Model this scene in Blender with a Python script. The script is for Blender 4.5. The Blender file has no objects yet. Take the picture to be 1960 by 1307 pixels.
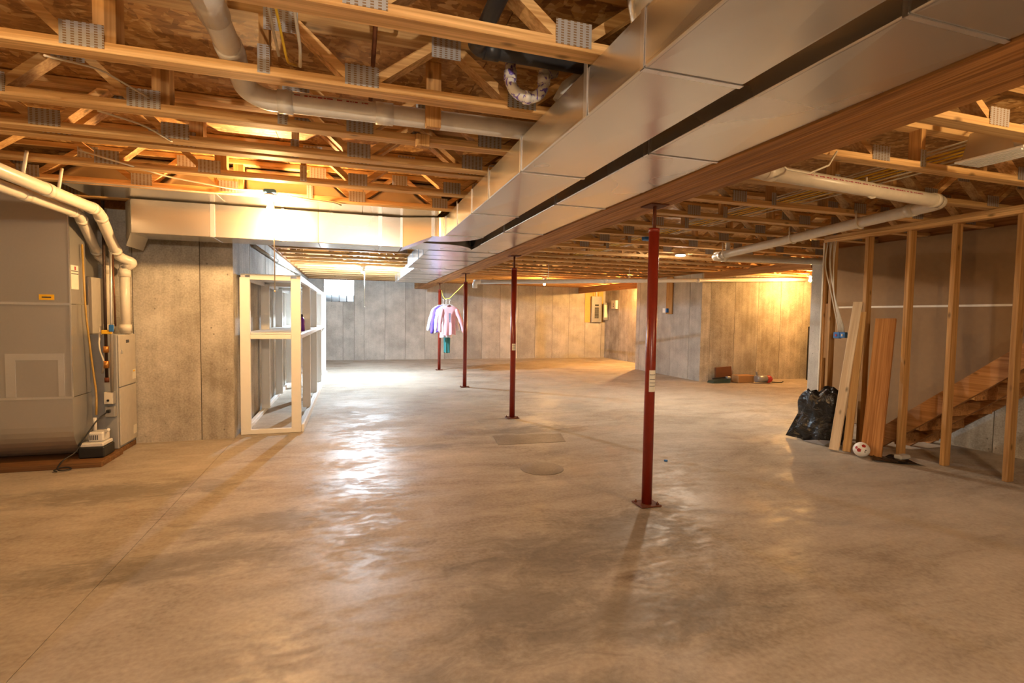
import bpy, bmesh, math, random
from mathutils import Vector, Matrix
random.seed(7)
SC = bpy.context.scene
COL = SC.collection

# ------------------------------------------------------------------ camera, world, exposure
cam = bpy.data.cameras.new('camera')
cam.lens = 18.0; cam.sensor_width = 36.0; cam.clip_start = 0.02; cam.clip_end = 200
cam_o = bpy.data.objects.new('camera', cam); COL.objects.link(cam_o)
YAW, PITCH, ROLL = math.radians(17.35), math.radians(2.78), math.radians(0.87)
_f = Vector((math.sin(YAW)*math.cos(PITCH), math.cos(YAW)*math.cos(PITCH), -math.sin(PITCH)))
_r = Vector((math.cos(YAW), -math.sin(YAW), 0)); _u = _r.cross(_f)
_r2 = _r*math.cos(ROLL)+_u*math.sin(ROLL); _u2 = -_r*math.sin(ROLL)+_u*math.cos(ROLL)
cam_o.matrix_world = Matrix(((_r2.x, _u2.x, -_f.x, 0), (_r2.y, _u2.y, -_f.y, 0), (_r2.z, _u2.z, -_f.z, 1.40), (0, 0, 0, 1)))
SC.camera = cam_o

world = bpy.data.worlds.new('sky'); SC.world = world; world.use_nodes = True
bg = world.node_tree.nodes['Background']
bg.inputs['Color'].default_value = (0.80, 0.90, 1.0, 1); bg.inputs['Strength'].default_value = 9.0

SC.view_settings.view_transform = 'Standard'; SC.view_settings.look = 'None'
SC.view_settings.gamma = 1.0; SC.view_settings.use_curve_mapping = False
SC.view_settings.exposure = 1.50
cy = SC.cycles
cy.max_bounces = 6; cy.diffuse_bounces = 4; cy.glossy_bounces = 3; cy.transmission_bounces = 3
cy.use_adaptive_sampling = True; cy.adaptive_threshold = 0.07
cy.sample_clamp_indirect = 6.0; cy.caustics_reflective = False; cy.caustics_refractive = False
cy.use_denoising = True

# bulb name -> (power in watts of light, colour)
WARM = (1.0, 0.58, 0.23); AMBER = (1.0, 0.53, 0.16); SOFT = (1.0, 0.66, 0.33); NEUT = (1.0, 0.82, 0.62); COOL = (0.70, 0.86, 1.0)
P_FURNACE, P_SHELF, P_FAR, P_PUCK, P_RECESS, P_ALCOVE, P_RIGHT, P_LEFT, P_FILL = 62, 205, 30, 34, 70, 170, 26, 16, 90
Z_T = 2.44          # underside of the floor trusses
Z_D = 2.24          # underside of the ducts
Z_B = 2.23          # underside of the main beam
Z_S = 2.745         # underside of the subfloor

# ------------------------------------------------------------------ material helpers
def new_mat(name):
    m = bpy.data.materials.new(name); m.use_nodes = True
    nt = m.node_tree; b = nt.nodes['Principled BSDF']
    return m, nt, b
def nd(nt, typ, props=None, **ins):
    n = nt.nodes.new(typ)
    for k, v in (props or {}).items(): setattr(n, k, v)
    for k, v in ins.items():
        key = int(k[1:]) if k[0] == 'i' and k[1:].isdigit() else k.replace('_', ' ')
        s = n.inputs[key]
        if isinstance(v, bpy.types.NodeSocket): nt.links.new(v, s)
        else: s.default_value = v
    return n
def ramp(nt, fac, stops):
    n = nt.nodes.new('ShaderNodeValToRGB'); e = n.color_ramp.elements
    e[0].position, e[0].color = stops[0][0], (*stops[0][1], 1)
    e[1].position, e[1].color = stops[-1][0], (*stops[-1][1], 1)
    for p, c in stops[1:-1]:
        x = e.new(p); x.color = (*c, 1)
    nt.links.new(fac, n.inputs[0]); return n.outputs[0]
def mixc(nt, fac, a, b, mode='MIX'):
    n = nt.nodes.new('ShaderNodeMix'); n.data_type = 'RGBA'; n.blend_type = mode
    for s, v in ((n.inputs[0], fac), (n.inputs[6], a), (n.inputs[7], b)):
        if isinstance(v, bpy.types.NodeSocket): nt.links.new(v, s)
        elif isinstance(v, (int, float)): s.default_value = v
        else: s.default_value = (*v, 1)
    return n.outputs[2]
def mth(nt, op, a, b=0.0, c=0.0):
    n = nt.nodes.new('ShaderNodeMath'); n.operation = op
    for i, v in enumerate((a, b, c)):
        if isinstance(v, bpy.types.NodeSocket): nt.links.new(v, n.inputs[i])
        else: n.inputs[i].default_value = v
    return n.outputs[0]
def coords(nt, scale=(1, 1, 1), rot=(0, 0, 0), jitter=True, obj=True):
    tc = nt.nodes.new('ShaderNodeTexCoord')
    v = tc.outputs['Object']
    if not obj:
        g = nt.nodes.new('ShaderNodeNewGeometry'); v = g.outputs['Position']
    if jitter:
        oi = nt.nodes.new('ShaderNodeObjectInfo')
        s = nd(nt, 'ShaderNodeVectorMath', {'operation': 'SCALE'}, i0=(13.0, 7.0, 19.0))
        nt.links.new(oi.outputs['Random'], s.inputs['Scale'])
        v = nd(nt, 'ShaderNodeVectorMath', {'operation': 'ADD'}, i0=v, i1=s.outputs[0]).outputs[0]
    return nd(nt, 'ShaderNodeMapping', None, Vector=v, Scale=scale, Rotation=rot).outputs[0]
def bump(nt, b, h, strength=0.2, dist=0.01):
    n = nd(nt, 'ShaderNodeBump', None, Strength=strength, Distance=dist, Height=h)
    nt.links.new(n.outputs[0], b.inputs['Normal'])
def plain(name, col, rough=0.5, metal=0.0, var=0.06, spec=0.5):
    m, nt, b = new_mat(name)
    n = nd(nt, 'ShaderNodeTexNoise', None, Vector=coords(nt, (6, 6, 6)), Scale=3.0, Detail=4.0)
    c = mixc(nt, n.outputs[0], tuple(max(0, x*(1-var*2)) for x in col), tuple(min(1, x*(1+var*2)) for x in col))
    nt.links.new(c, b.inputs['Base Color'])
    b.inputs['Roughness'].default_value = rough; b.inputs['Metallic'].default_value = metal
    b.inputs['Specular IOR Level'].default_value = spec
    return m
def wood(name, axis, dark, light, rough=0.62, knots=0.75, tone=0.25):
    m, nt, b = new_mat(name)
    s = [26, 26, 26]; s[axis] = 0.8
    n = nd(nt, 'ShaderNodeTexNoise', None, Vector=coords(nt, s), Scale=1.0, Detail=3.0, Roughness=0.6, Distortion=0.7)
    s2 = [90, 90, 90]; s2[axis] = 2
    n2 = nd(nt, 'ShaderNodeTexNoise', None, Vector=coords(nt, s2), Scale=1.0, Detail=1.0)
    f = mth(nt, 'MULTIPLY_ADD', n2.outputs[0], 0.35, mth(nt, 'MULTIPLY', n.outputs[0], 0.65))
    c = ramp(nt, f, [(0.36, dark), (0.5, tuple((a+e)/2 for a, e in zip(dark, light))), (0.62, light)])
    ks = [9, 9, 9]; ks[axis] = 4.0
    v = nd(nt, 'ShaderNodeTexVoronoi', None, Vector=coords(nt, ks), Scale=1.0)
    kn = ramp(nt, v.outputs['Distance'], [(0.05, (1, 1, 1)), (0.16, (0, 0, 0))])
    c = mixc(nt, mth(nt, 'MULTIPLY', kn, knots), c, tuple(x*0.28 for x in dark))
    oi = nt.nodes.new('ShaderNodeObjectInfo')
    t = mth(nt, 'MULTIPLY_ADD', oi.outputs['Random'], tone*2, 1.0-tone)
    hsv = nd(nt, 'ShaderNodeHueSaturation', None, Color=c, Value=t)
    nt.links.new(hsv.outputs[0], b.inputs['Base Color'])
    b.inputs['Roughness'].default_value = rough; b.inputs['Specular IOR Level'].default_value = 0.3
    return m
def galv(name, base=(0.60, 0.60, 0.60), rough=0.30, metal=0.95):
    m, nt, b = new_mat(name)
    n = nd(nt, 'ShaderNodeTexNoise', None, Vector=coords(nt, (1.1, 1.1, 1.1)), Scale=1.3, Detail=1.0)
    n2 = nd(nt, 'ShaderNodeTexNoise', None, Vector=coords(nt, (60, 60, 60)), Scale=1.0, Detail=1.0)
    f = mth(nt, 'MULTIPLY_ADD', n2.outputs[0], 0.3, mth(nt, 'MULTIPLY', n.outputs[0], 0.7))
    c = mixc(nt, f, tuple(x*0.90 for x in base), tuple(min(1, x*1.10) for x in base))
    nt.links.new(c, b.inputs['Base Color']); b.inputs['Metallic'].default_value = metal
    nt.links.new(mth(nt, 'MULTIPLY_ADD', n.outputs[0], 0.14, rough-0.07), b.inputs['Roughness'])
    bump(nt, b, n.outputs[0], 0.16, 0.04)
    return m
def concrete(name, dark, light, streak=0.5, rough=0.85):
    m, nt, b = new_mat(name)
    n1 = nd(nt, 'ShaderNodeTexNoise', None, Vector=coords(nt, (1.3, 1.3, 1.3)), Scale=1.5, Detail=5.0, Roughness=0.62)
    n2 = nd(nt, 'ShaderNodeTexNoise', None, Vector=coords(nt, (14, 14, 0.9)), Scale=1.0, Detail=4.0)
    n3 = nd(nt, 'ShaderNodeTexNoise', None, Vector=coords(nt, (30, 30, 30)), Scale=2.0, Detail=2.0)
    f = mth(nt, 'ADD', mth(nt, 'MULTIPLY', n1.outputs[0], 0.75-0.4*streak), mth(nt, 'MULTIPLY', n2.outputs[0], 0.4*streak))
    f = mth(nt, 'MULTIPLY_ADD', n3.outputs[0], 0.25, f)
    c = ramp(nt, f, [(0.40, dark), (0.52, tuple((a+e)/2 for a, e in zip(dark, light))), (0.63, light)])
    v = nd(nt, 'ShaderNodeTexVoronoi', None, Vector=coords(nt, (13, 13, 11)), Scale=1.0, Randomness=1.0)
    n4 = nd(nt, 'ShaderNodeTexNoise', None, Vector=coords(nt, (3, 3, 3)), Scale=1.0)
    pit = mth(nt, 'MULTIPLY', ramp(nt, v.outputs['Distance'], [(0.06, (1, 1, 1)), (0.13, (0, 0, 0))]), ramp(nt, n4.outputs[0], [(0.5, (0, 0, 0)), (0.58, (1, 1, 1))]))
    c = mixc(nt, mth(nt, 'MULTIPLY', pit, 0.7), c, tuple(x*0.3 for x in dark))
    oi = nt.nodes.new('ShaderNodeObjectInfo')
    hsv = nd(nt, 'ShaderNodeHueSaturation', None, Color=c, Value=mth(nt, 'MULTIPLY_ADD', oi.outputs['Random'], 0.26, 0.86))
    nt.links.new(hsv.outputs[0], b.inputs['Base Color'])
    b.inputs['Roughness'].default_value = rough; b.inputs['Specular IOR Level'].default_value = 0.25
    return m
def emis(name, col, strength):
    m, nt, b = new_mat(name)
    b.inputs['Base Color'].default_value = (*col, 1)
    b.inputs['Emission Color'].default_value = (*col, 1); b.inputs['Emission Strength'].default_value = strength
    return m

# ------------------------------------------------------------------ materials
PD, PL = (0.46, 0.245, 0.082), (0.78, 0.52, 0.235)
WX = wood('pine_along_x', 0, PD, PL); WY = wood('pine_along_y', 1, PD, PL); WZ = wood('pine_upright', 2, (0.36, 0.175, 0.052), (0.62, 0.365, 0.14))
WEB = wood('pine_web', 0, PD, PL, tone=0.3)
LVL = wood('dark_beam_wood', 1, (0.24, 0.095, 0.026), (0.60, 0.30, 0.10), knots=0.25, tone=0.04)
CEDAR = wood('orange_board', 2, (0.30, 0.115, 0.028), (0.56, 0.27, 0.085), knots=0.1, tone=0.05)
PALE = wood('pale_board', 2, (0.66, 0.50, 0.31), (0.86, 0.72, 0.52), knots=0.9, tone=0.05)
HEAD = wood('header_wood', 1, (0.28, 0.12, 0.035), (0.48, 0.24, 0.085), tone=0.05)
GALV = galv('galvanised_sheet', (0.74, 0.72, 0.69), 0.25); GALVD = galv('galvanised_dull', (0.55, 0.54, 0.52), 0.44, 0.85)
STRIP = galv('bright_metal_strip', (0.86, 0.87, 0.90), 0.30); SEAM = galv('dark_metal_seam', (0.22, 0.22, 0.22), 0.5)
PVC = plain('white_pvc', (0.74, 0.72, 0.68), 0.28); PVCD = plain('purple_primer', (0.16, 0.10, 0.42), 0.4)
def make_primed():
    m, nt, b = new_mat('primed_pvc')
    n = nd(nt, 'ShaderNodeTexNoise', None, Vector=coords(nt, (34, 34, 26)), Scale=1.0, Detail=3.0, Distortion=1.2)
    c = mixc(nt, ramp(nt, n.outputs[0], [(0.53, (0, 0, 0)), (0.58, (1, 1, 1))]), (0.74, 0.72, 0.68), (0.15, 0.10, 0.45))
    nt.links.new(c, b.inputs['Base Color']); b.inputs['Roughness'].default_value = 0.3
    return m
PRIMED = make_primed()
PVCW = plain('cream_pvc', (0.72, 0.66, 0.55), 0.32)
ABS = plain('black_pipe', (0.028, 0.030, 0.036), 0.42); BLACK = plain('black_rubber', (0.012, 0.012, 0.013), 0.5)
REDINK = plain('red_print', (0.42, 0.06, 0.09), 0.6); DARKINK = plain('dark_print', (0.05, 0.05, 0.06), 0.6)
REDPAINT = plain('red_oxide_paint', (0.215, 0.020, 0.008), 0.30, var=0.10); RUST = plain('rusty_steel', (0.13, 0.035, 0.012), 0.7, 0.2, var=0.3)
WHITEP = plain('white_paint', (0.80, 0.79, 0.76), 0.45, var=0.02); PAPER = plain('paper_label', (0.74, 0.70, 0.60), 0.7)
GREYC = plain('grey_cabinet', (0.33, 0.33, 0.33), 0.5); TANC = plain('beige_cabinet', (0.50, 0.46, 0.40), 0.5, 0.1)
BLUEBOX = plain('blue_plastic', (0.03, 0.16, 0.48), 0.4); CABLE = plain('white_cable', (0.66, 0.61, 0.50), 0.5); YCABLE = plain('yellow_cable', (0.78, 0.52, 0.04), 0.45)
YROPE = plain('yellow_rope', (0.72, 0.62, 0.10), 0.7); YELLOW = plain('yellow_sticker', (0.85, 0.48, 0.02), 0.5)
COPPER = plain('copper_pipe', (0.20, 0.085, 0.045), 0.4, 0.8, var=0.25); CREAMCAP = plain('white_ceramic', (0.70, 0.68, 0.64), 0.4)
DRY = plain('drywall_paper', (0.25, 0.148, 0.068), 0.85, var=0.05); TAPE = plain('white_tape', (0.70, 0.64, 0.54), 0.8)
IRON = plain('black_gas_pipe', (0.045, 0.025, 0.018), 0.5, 0.4); BRASS = plain('brass_valve', (0.50, 0.22, 0.05), 0.4, 0.6)
PINK = plain('pink_cloth', (0.78, 0.42, 0.47), 0.9); LAV = plain('white_cloth', (0.72, 0.70, 0.74), 0.9); BLUEV = plain('violet_cloth', (0.16, 0.09, 0.60), 0.9)
TEAL = plain('teal_cloth', (0.04, 0.20, 0.20), 0.9); NAVY = plain('dark_cloth', (0.05, 0.035, 0.07), 0.9)
PURPLE = plain('purple_plastic', (0.16, 0.02, 0.36), 0.3); TEALD = plain('tool_dark_green', (0.02, 0.05, 0.045), 0.5)
BROWNB = plain('brown_case', (0.16, 0.055, 0.018), 0.7); REDT = plain('red_tool', (0.38, 0.02, 0.02), 0.4); GREYT = plain('grey_tool', (0.30, 0.31, 0.32), 0.4, 0.5)
CONC = concrete('concrete_wall', (0.29, 0.26, 0.215), (0.58, 0.545, 0.48))
CONCG = concrete('concrete_grey', (0.34, 0.32, 0.29), (0.55, 0.52, 0.47), 0.35)
PATCH = concrete('concrete_patch', (0.16, 0.13, 0.10), (0.29, 0.245, 0.195), 0.1, 0.5)
PLINTH = wood('stained_plywood', 0, (0.10, 0.045, 0.016), (0.24, 0.12, 0.045), knots=0.1, tone=0.05)
BACK = plain('dark_joint', (0.09, 0.075, 0.055), 0.9)

def make_osb():
    m, nt, b = new_mat('strand_board')
    cols = [(0.1, (0.22, 0.10, 0.026)), (0.4, (0.44, 0.225, 0.065)), (0.65, (0.60, 0.34, 0.11)), (0.9, (0.80, 0.56, 0.27))]
    v1 = nd(nt, 'ShaderNodeTexVoronoi', None, Vector=coords(nt, (14, 34, 20), (0, 0, 0.5)), Scale=1.0)
    v2 = nd(nt, 'ShaderNodeTexVoronoi', None, Vector=coords(nt, (34, 14, 20), (0, 0, 0.3)), Scale=1.0)
    v3 = nd(nt, 'ShaderNodeTexVoronoi', None, Vector=coords(nt, (22, 46, 20), (0, 0, -0.7)), Scale=1.0)
    pk = nd(nt, 'ShaderNodeTexNoise', None, Vector=coords(nt, (9, 9, 9)), Scale=1.0, Detail=2.0)
    sep = lambda v: nd(nt, 'ShaderNodeSeparateColor', None, Color=v.outputs['Color']).outputs[0]
    f = mixc(nt, mth(nt, 'GREATER_THAN', pk.outputs[0], 0.5), sep(v1), sep(v2))
    f = mixc(nt, 0.35, f, sep(v3))
    big = nd(nt, 'ShaderNodeTexNoise', None, Vector=coords(nt, (1.2, 1.2, 1)), Scale=1.0, Detail=3.0)
    c = mixc(nt, mth(nt, 'MULTIPLY', big.outputs[0], 0.55), ramp(nt, f, cols), (0.26, 0.12, 0.032))
    nt.links.new(c, b.inputs['Base Color']); b.inputs['Roughness'].default_value = 0.6
    return m
OSB = make_osb()

def make_floor():
    m, nt, b = new_mat('stained_concrete_floor')
    P = lambda s, r=(0, 0, 0): coords(nt, s, r, jitter=False, obj=False)
    n1 = nd(nt, 'ShaderNodeTexNoise', None, Vector=P((0.55, 0.55, 1)), Scale=1.0, Detail=6.0, Roughness=0.60, Distortion=0.6)
    n2 = nd(nt, 'ShaderNodeTexNoise', None, Vector=P((1.2, 3.6, 1), (0, 0, 0.5)), Scale=1.0, Detail=6.0, Roughness=0.62, Distortion=1.0)
    n3 = nd(nt, 'ShaderNodeTexNoise', None, Vector=P((40, 40, 40)), Scale=1.0, Detail=2.0)
    f = mth(nt, 'ADD', mth(nt, 'MULTIPLY', n1.outputs[0], 0.46), mth(nt, 'MULTIPLY_ADD', n3.outputs[0], 0.20, mth(nt, 'MULTIPLY', n2.outputs[0], 0.34)))
    c = ramp(nt, f, [(0.38, (0.25, 0.210, 0.168)), (0.47, (0.36, 0.312, 0.255)), (0.54, (0.42, 0.370, 0.308)), (0.64, (0.51, 0.455, 0.38))])
    # dark worn blotches in the slab at fixed places
    pos = nt.nodes.new('ShaderNodeNewGeometry').outputs['Position']
    total = None
    for (x, y, rx, ry) in ((1.15, 2.75, 0.62, 0.34), (1.75, 2.95, 0.55, 0.30), (0.80, 2.25, 0.45, 0.35), (0.25, 1.75, 0.35, 0.25), (1.45, 2.05, 0.6, 0.25),
                           (-0.55, 3.7, 0.55, 0.22), (-1.7, 4.6, 0.9, 0.25), (-1.0, 3.2, 0.7, 0.2), (0.75, 1.62, 0.45, 0.16), (2.05, 5.9, 0.9, 0.3), (0.55, 5.4, 0.7, 0.14)):
        d = nd(nt, 'ShaderNodeVectorMath', {'operation': 'SUBTRACT'}, i0=pos, i1=(x, y, 0)).outputs[0]
        d = nd(nt, 'ShaderNodeVectorMath', {'operation': 'DIVIDE'}, i0=d, i1=(rx, ry, 1e6)).outputs[0]
        l = nd(nt, 'ShaderNodeVectorMath', {'operation': 'LENGTH'}, i0=d).outputs['Value']
        k = mth(nt, 'MAXIMUM', mth(nt, 'SUBTRACT', 1.0, mth(nt, 'MULTIPLY', l, 0.62)), 0.0)
        total = k if total is None else mth(nt, 'MAXIMUM', total, k)
    n5 = nd(nt, 'ShaderNodeTexNoise', None, Vector=P((3.4, 6.0, 1), (0, 0, 0.4)), Scale=1.0, Detail=7.0, Roughness=0.70, Distortion=0.9)
    st = ramp(nt, mth(nt, 'MULTIPLY_ADD', total, 0.36, mth(nt, 'MULTIPLY', n5.outputs[0], 0.75)), [(0.46, (0, 0, 0)), (0.64, (1, 1, 1))])
    c = mixc(nt, mth(nt, 'MULTIPLY', st, 0.55), c, (0.13, 0.115, 0.10))
    # rust spot
    d = nd(nt, 'ShaderNodeVectorMath', {'operation': 'DISTANCE'}, i0=pos, i1=(1.46, 2.36, 0)).outputs['Value']
    rs = mth(nt, 'MULTIPLY', ramp(nt, d, [(0.02, (1, 1, 1)), (0.13, (0, 0, 0))]), ramp(nt, n5.outputs[0], [(0.42, (0, 0, 0)), (0.6, (1, 1, 1))]))
    c = mixc(nt, mth(nt, 'MULTIPLY', rs, 0.8), c, (0.09, 0.045, 0.02))
    nt.links.new(c, b.inputs['Base Color'])
    n7 = nd(nt, 'ShaderNodeTexNoise', None, Vector=P((1.1, 1.5, 1), (0, 0, 0.4)), Scale=1.0, Detail=4.0, Roughness=0.6)
    n6 = nd(nt, 'ShaderNodeTexNoise', None, Vector=P((7.0, 15.0, 1), (0, 0, 0.30)), Scale=1.0, Detail=6.0, Roughness=0.72, Distortion=0.6)
    pm = mth(nt, 'MULTIPLY_ADD', n7.outputs[0], 0.55, mth(nt, 'MULTIPLY', n6.outputs[0], 0.45))
    pm = ramp(nt, pm, [(0.45, (0, 0, 0)), (0.57, (1, 1, 1))])      # worn matt areas / polished areas of the trowelled slab
    nt.links.new(mth(nt, 'MULTIPLY_ADD', pm, -0.25, 0.62), b.inputs['Roughness'])
    nt.links.new(mth(nt, 'MULTIPLY_ADD', pm, 0.17, 0.07), b.inputs['Specular IOR Level'])
    return m
FLOOR = make_floor()

def make_plate():
    m, nt, b = new_mat('nail_plate_steel')
    v = coords(nt, (1, 1, 1), jitter=False)
    w1 = nd(nt, 'ShaderNodeTexWave', {'bands_direction': 'X'}, Vector=v, Scale=12.0)
    w2 = nd(nt, 'ShaderNodeTexWave', {'bands_direction': 'Z'}, Vector=v, Scale=32.0)
    slot = mth(nt, 'MULTIPLY', mth(nt, 'GREATER_THAN', w1.outputs[0], 0.55), mth(nt, 'GREATER_THAN', w2.outputs[0], 0.4))
    c = mixc(nt, slot, (0.44, 0.45, 0.47), (0.24, 0.15, 0.075))
    nt.links.new(c, b.inputs['Base Color'])
    nt.links.new(mth(nt, 'SUBTRACT', 0.45, mth(nt, 'MULTIPLY', slot, 0.4)), b.inputs['Metallic'])
    b.inputs['Roughness'].default_value = 0.42
    return m
PLATE = make_plate()

def make_bag():
    m, nt, b = new_mat('black_bag_plastic')
    n = nd(nt, 'ShaderNodeTexNoise', None, Vector=coords(nt, (9, 9, 9)), Scale=1.0, Detail=4.0, Distortion=1.5)
    b.inputs['Base Color'].default_value = (0.010, 0.010, 0.011, 1); b.inputs['Roughness'].default_value = 0.22
    bump(nt, b, n.outputs[0], 0.9, 0.03)
    return m
BAG = make_bag()
def make_glassblock():
    m = bpy.data.materials.new('glass_block'); m.use_nodes = True; nt = m.node_tree; nt.nodes.clear()
    out = nt.nodes.new('ShaderNodeOutputMaterial')
    t = nd(nt, 'ShaderNodeBsdfTranslucent', None, Color=(0.90, 0.94, 0.97, 1))
    g = nd(nt, 'ShaderNodeBsdfGlossy', None, Color=(0.9, 0.9, 0.9, 1), Roughness=0.15)
    x = nd(nt, 'ShaderNodeMixShader', None, i0=0.12, i1=t.outputs[0], i2=g.outputs[0])
    nt.links.new(x.outputs[0], out.inputs[0]); return m
GLASSB = make_glassblock()
def make_pinkprint():
    return plain('shirt_print', (0.20, 0.24, 0.34), 0.9)
PRINT = make_pinkprint()

# ------------------------------------------------------------------ mesh builder
class MB:
    def __init__(s): s.v = []; s.f = []; s.sm = []
    def add(s, vs, fs, smooth=False):
        o = len(s.v); s.v += [Vector(p) for p in vs]; s.f += [[i+o for i in f] for f in fs]; s.sm += [smooth]*len(fs); return s
    def box(s, x0, x1, y0, y1, z0, z1):
        vs = [(x, y, z) for z in (z0, z1) for y in (y0, y1) for x in (x0, x1)]
        return s.add(vs, [(0, 2, 3, 1), (4, 5, 7, 6), (0, 1, 5, 4), (2, 6, 7, 3), (0, 4, 6, 2), (1, 3, 7, 5)])
    def bbox(s, x0, x1, y0, y1, z0, z1, r=0.006):          # box with chamfered edges
        c = [(x0, x1), (y0, y1), (z0, z1)]; vs = []; idx = {}
        for i in (0, 1):
            for j in (0, 1):
                for k in (0, 1):
                    p = [c[0][i], c[1][j], c[2][k]]; sg = [(1, -1)[i], (1, -1)[j], (1, -1)[k]]
                    for a in range(3):
                        q = [p[t]+(sg[t]*r if t != a else 0) for t in range(3)]
                        idx[(i, j, k, a)] = len(vs); vs.append(q)
        fs = []
        for a in range(3):
            for e in (0, 1):
                o = [(0, 0), (1, 0), (1, 1), (0, 1)]
                f = []
                for u, w in o:
                    t = [0, 0, 0]; t[a] = e; t[(a+1) % 3] = u; t[(a+2) % 3] = w
                    f.append(idx[(*t, a)])
                fs.append(f if e else f[::-1])
        for a in range(3):                                  # edges along axis a
            b_, c_ = (a+1) % 3, (a+2) % 3
            for u in (0, 1):
                for w in (0, 1):
                    t0 = [0, 0, 0]; t1 = [0, 0, 0]
                    for t, e in ((t0, 0), (t1, 1)): t[a] = e; t[b_] = u; t[c_] = w
                    fs.append([idx[(*t0, b_)], idx[(*t1, b_)], idx[(*t1, c_)], idx[(*t0, c_)]])
        for i in (0, 1):
            for j in (0, 1):
                for k in (0, 1): fs.append([idx[(i, j, k, 0)], idx[(i, j, k, 1)], idx[(i, j, k, 2)]])
        return s.add(vs, fs)
    def duct(s, x0, x1, y0, y1, z0, z1, r=.004):           # box with a shallow cross-broken underside and left side
        s.bbox(x0, x1, y0, y1, z0, z1, r); g = .012; xm, ym, zm = (x0+x1)/2, (y0+y1)/2, (z0+z1)/2
        s.add([(x0+g, y0+g, z0-.0004), (x1-g, y0+g, z0-.0004), (x1-g, y1-g, z0-.0004), (x0+g, y1-g, z0-.0004), (xm, ym, z0-.006)], [(0, 1, 4), (1, 2, 4), (2, 3, 4), (3, 0, 4)])
        return s.add([(x0-.0004, y0+g, z0+g), (x0-.0004, y0+g, z1-g), (x0-.0004, y1-g, z1-g), (x0-.0004, y1-g, z0+g), (x0-.003, ym, zm)], [(0, 1, 4), (1, 2, 4), (2, 3, 4), (3, 0, 4)])
    def bar(s, p0, p1, w, h, up=(0, 1, 0)):                # w along up, h across
        p0, p1 = Vector(p0), Vector(p1); d = (p1-p0).normalized(); u = Vector(up); u = (u-d*u.dot(d)).normalized(); t = d.cross(u)
        vs = [p+u*a*w/2+t*b*h/2 for p in (p0, p1) for a, b in ((-1, -1), (1, -1), (1, 1), (-1, 1))]
        return s.add(vs, [(3, 2, 1, 0), (4, 5, 6, 7), (0, 1, 5, 4), (1, 2, 6, 5), (2, 3, 7, 6), (3, 0, 4, 7)])
    def tube(s, pts, r, n=12, cap=True):
        pts = [Vector(p) for p in pts]; rs = r if isinstance(r, (list, tuple)) else [r]*len(pts)
        rings = []; prev = None
        for i, p in enumerate(pts):
            a = (pts[i]-pts[i-1]).normalized() if i else None; b = (pts[i+1]-pts[i]).normalized() if i+1 < len(pts) else None
            d = (a+b).normalized() if a and b and (a+b).length > 1e-6 else (a or b)
            if prev is None: u = d.orthogonal().normalized()
            else:
                u = prev-d*prev.dot(d); u = u.normalized() if u.length > 1e-6 else d.orthogonal().normalized()
            prev = u; w = d.cross(u); k = 1.0
            if a and b: k = 1/max(0.5, math.sqrt(max(0.0, (1+a.dot(b))/2)))
            bis = ((b-a) if a and b else Vector((0, 0, 0)))
            bis = bis.normalized() if bis.length > 1e-5 else None
            ring = []
            for j in range(n):
                t = 2*math.pi*j/n; o = (u*math.cos(t)+w*math.sin(t))*rs[i]
                if bis: o = o+bis*(o.dot(bis)*(k-1))
                ring.append(p+o)
            rings.append(ring)
        o = len(s.v); s.v += [q for R in rings for q in R]
        for i in range(len(rings)-1):
            for j in range(n):
                s.f.append([o+i*n+j, o+i*n+(j+1) % n, o+(i+1)*n+(j+1) % n, o+(i+1)*n+j]); s.sm.append(True)
        if cap:
            s.f.append([o+j for j in reversed(range(n))]); s.sm.append(False)
            s.f.append([o+(len(rings)-1)*n+j for j in range(n)]); s.sm.append(False)
        return s
    def lathe(s, c, prof, n=20): return s._lathe(Vector(c), prof, n)   # profile (r, z) about a vertical axis
    def _lathe(s, c, prof, n):
        o = len(s.v)
        for r, z in prof:
            for j in range(n):
                t = 2*math.pi*j/n; s.v.append(c+Vector((r*math.cos(t), r*math.sin(t), z)))
        for i in range(len(prof)-1):
            for j in range(n): s.f.append([o+i*n+j, o+i*n+(j+1) % n, o+(i+1)*n+(j+1) % n, o+(i+1)*n+j]); s.sm.append(True)
        s.f.append([o+j for j in reversed(range(n))]); s.sm.append(True)
        s.f.append([o+(len(prof)-1)*n+j for j in range(n)]); s.sm.append(True)
        return s
    def ball(s, c, r, n=16, m=10, sc=(1, 1, 1)):
        c = Vector(c); prof = [(r*math.sin(math.pi*i/m)+1e-5, -r*math.cos(math.pi*i/m)) for i in range(m+1)]
        k = len(s.v); s._lathe(c, prof, n)
        for i in range(k, len(s.v)):
            d = s.v[i]-c; s.v[i] = c+Vector((d.x*sc[0], d.y*sc[1], d.z*sc[2]))
        return s
    def prism(s, poly, d0, d1, axis):                      # polygon (a,b) in the plane normal to axis, extruded d0..d1
        def P(a, b, d): return {0: (d, a, b), 1: (a, d, b), 2: (a, b, d)}[axis]
        n = len(poly); vs = [P(a, b, d0) for a, b in poly]+[P(a, b, d1) for a, b in poly]
        return s.add(vs, [list(range(n))[::-1], [n+i for i in range(n)]]+[[i, (i+1) % n, n+(i+1) % n, n+i] for i in range(n)])
    def mesh(s, name, off=Vector((0, 0, 0))):
        me = bpy.data.meshes.new(name); me.from_pydata([tuple(p-off) for p in s.v], [], s.f)
        me.polygons.foreach_set('use_smooth', s.sm); me.update()
        bm = bmesh.new(); bm.from_mesh(me); bmesh.ops.recalc_face_normals(bm, faces=bm.faces); bm.to_mesh(me); bm.free()
        return me
def link(name, me, mat, parent=None, loc=None):
    o = bpy.data.objects.new(name, me); COL.objects.link(o)
    if mat and not me.materials: me.materials.append(mat)
    if parent: o.parent = parent
    if loc is not None: o.location = loc
    return o
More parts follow.
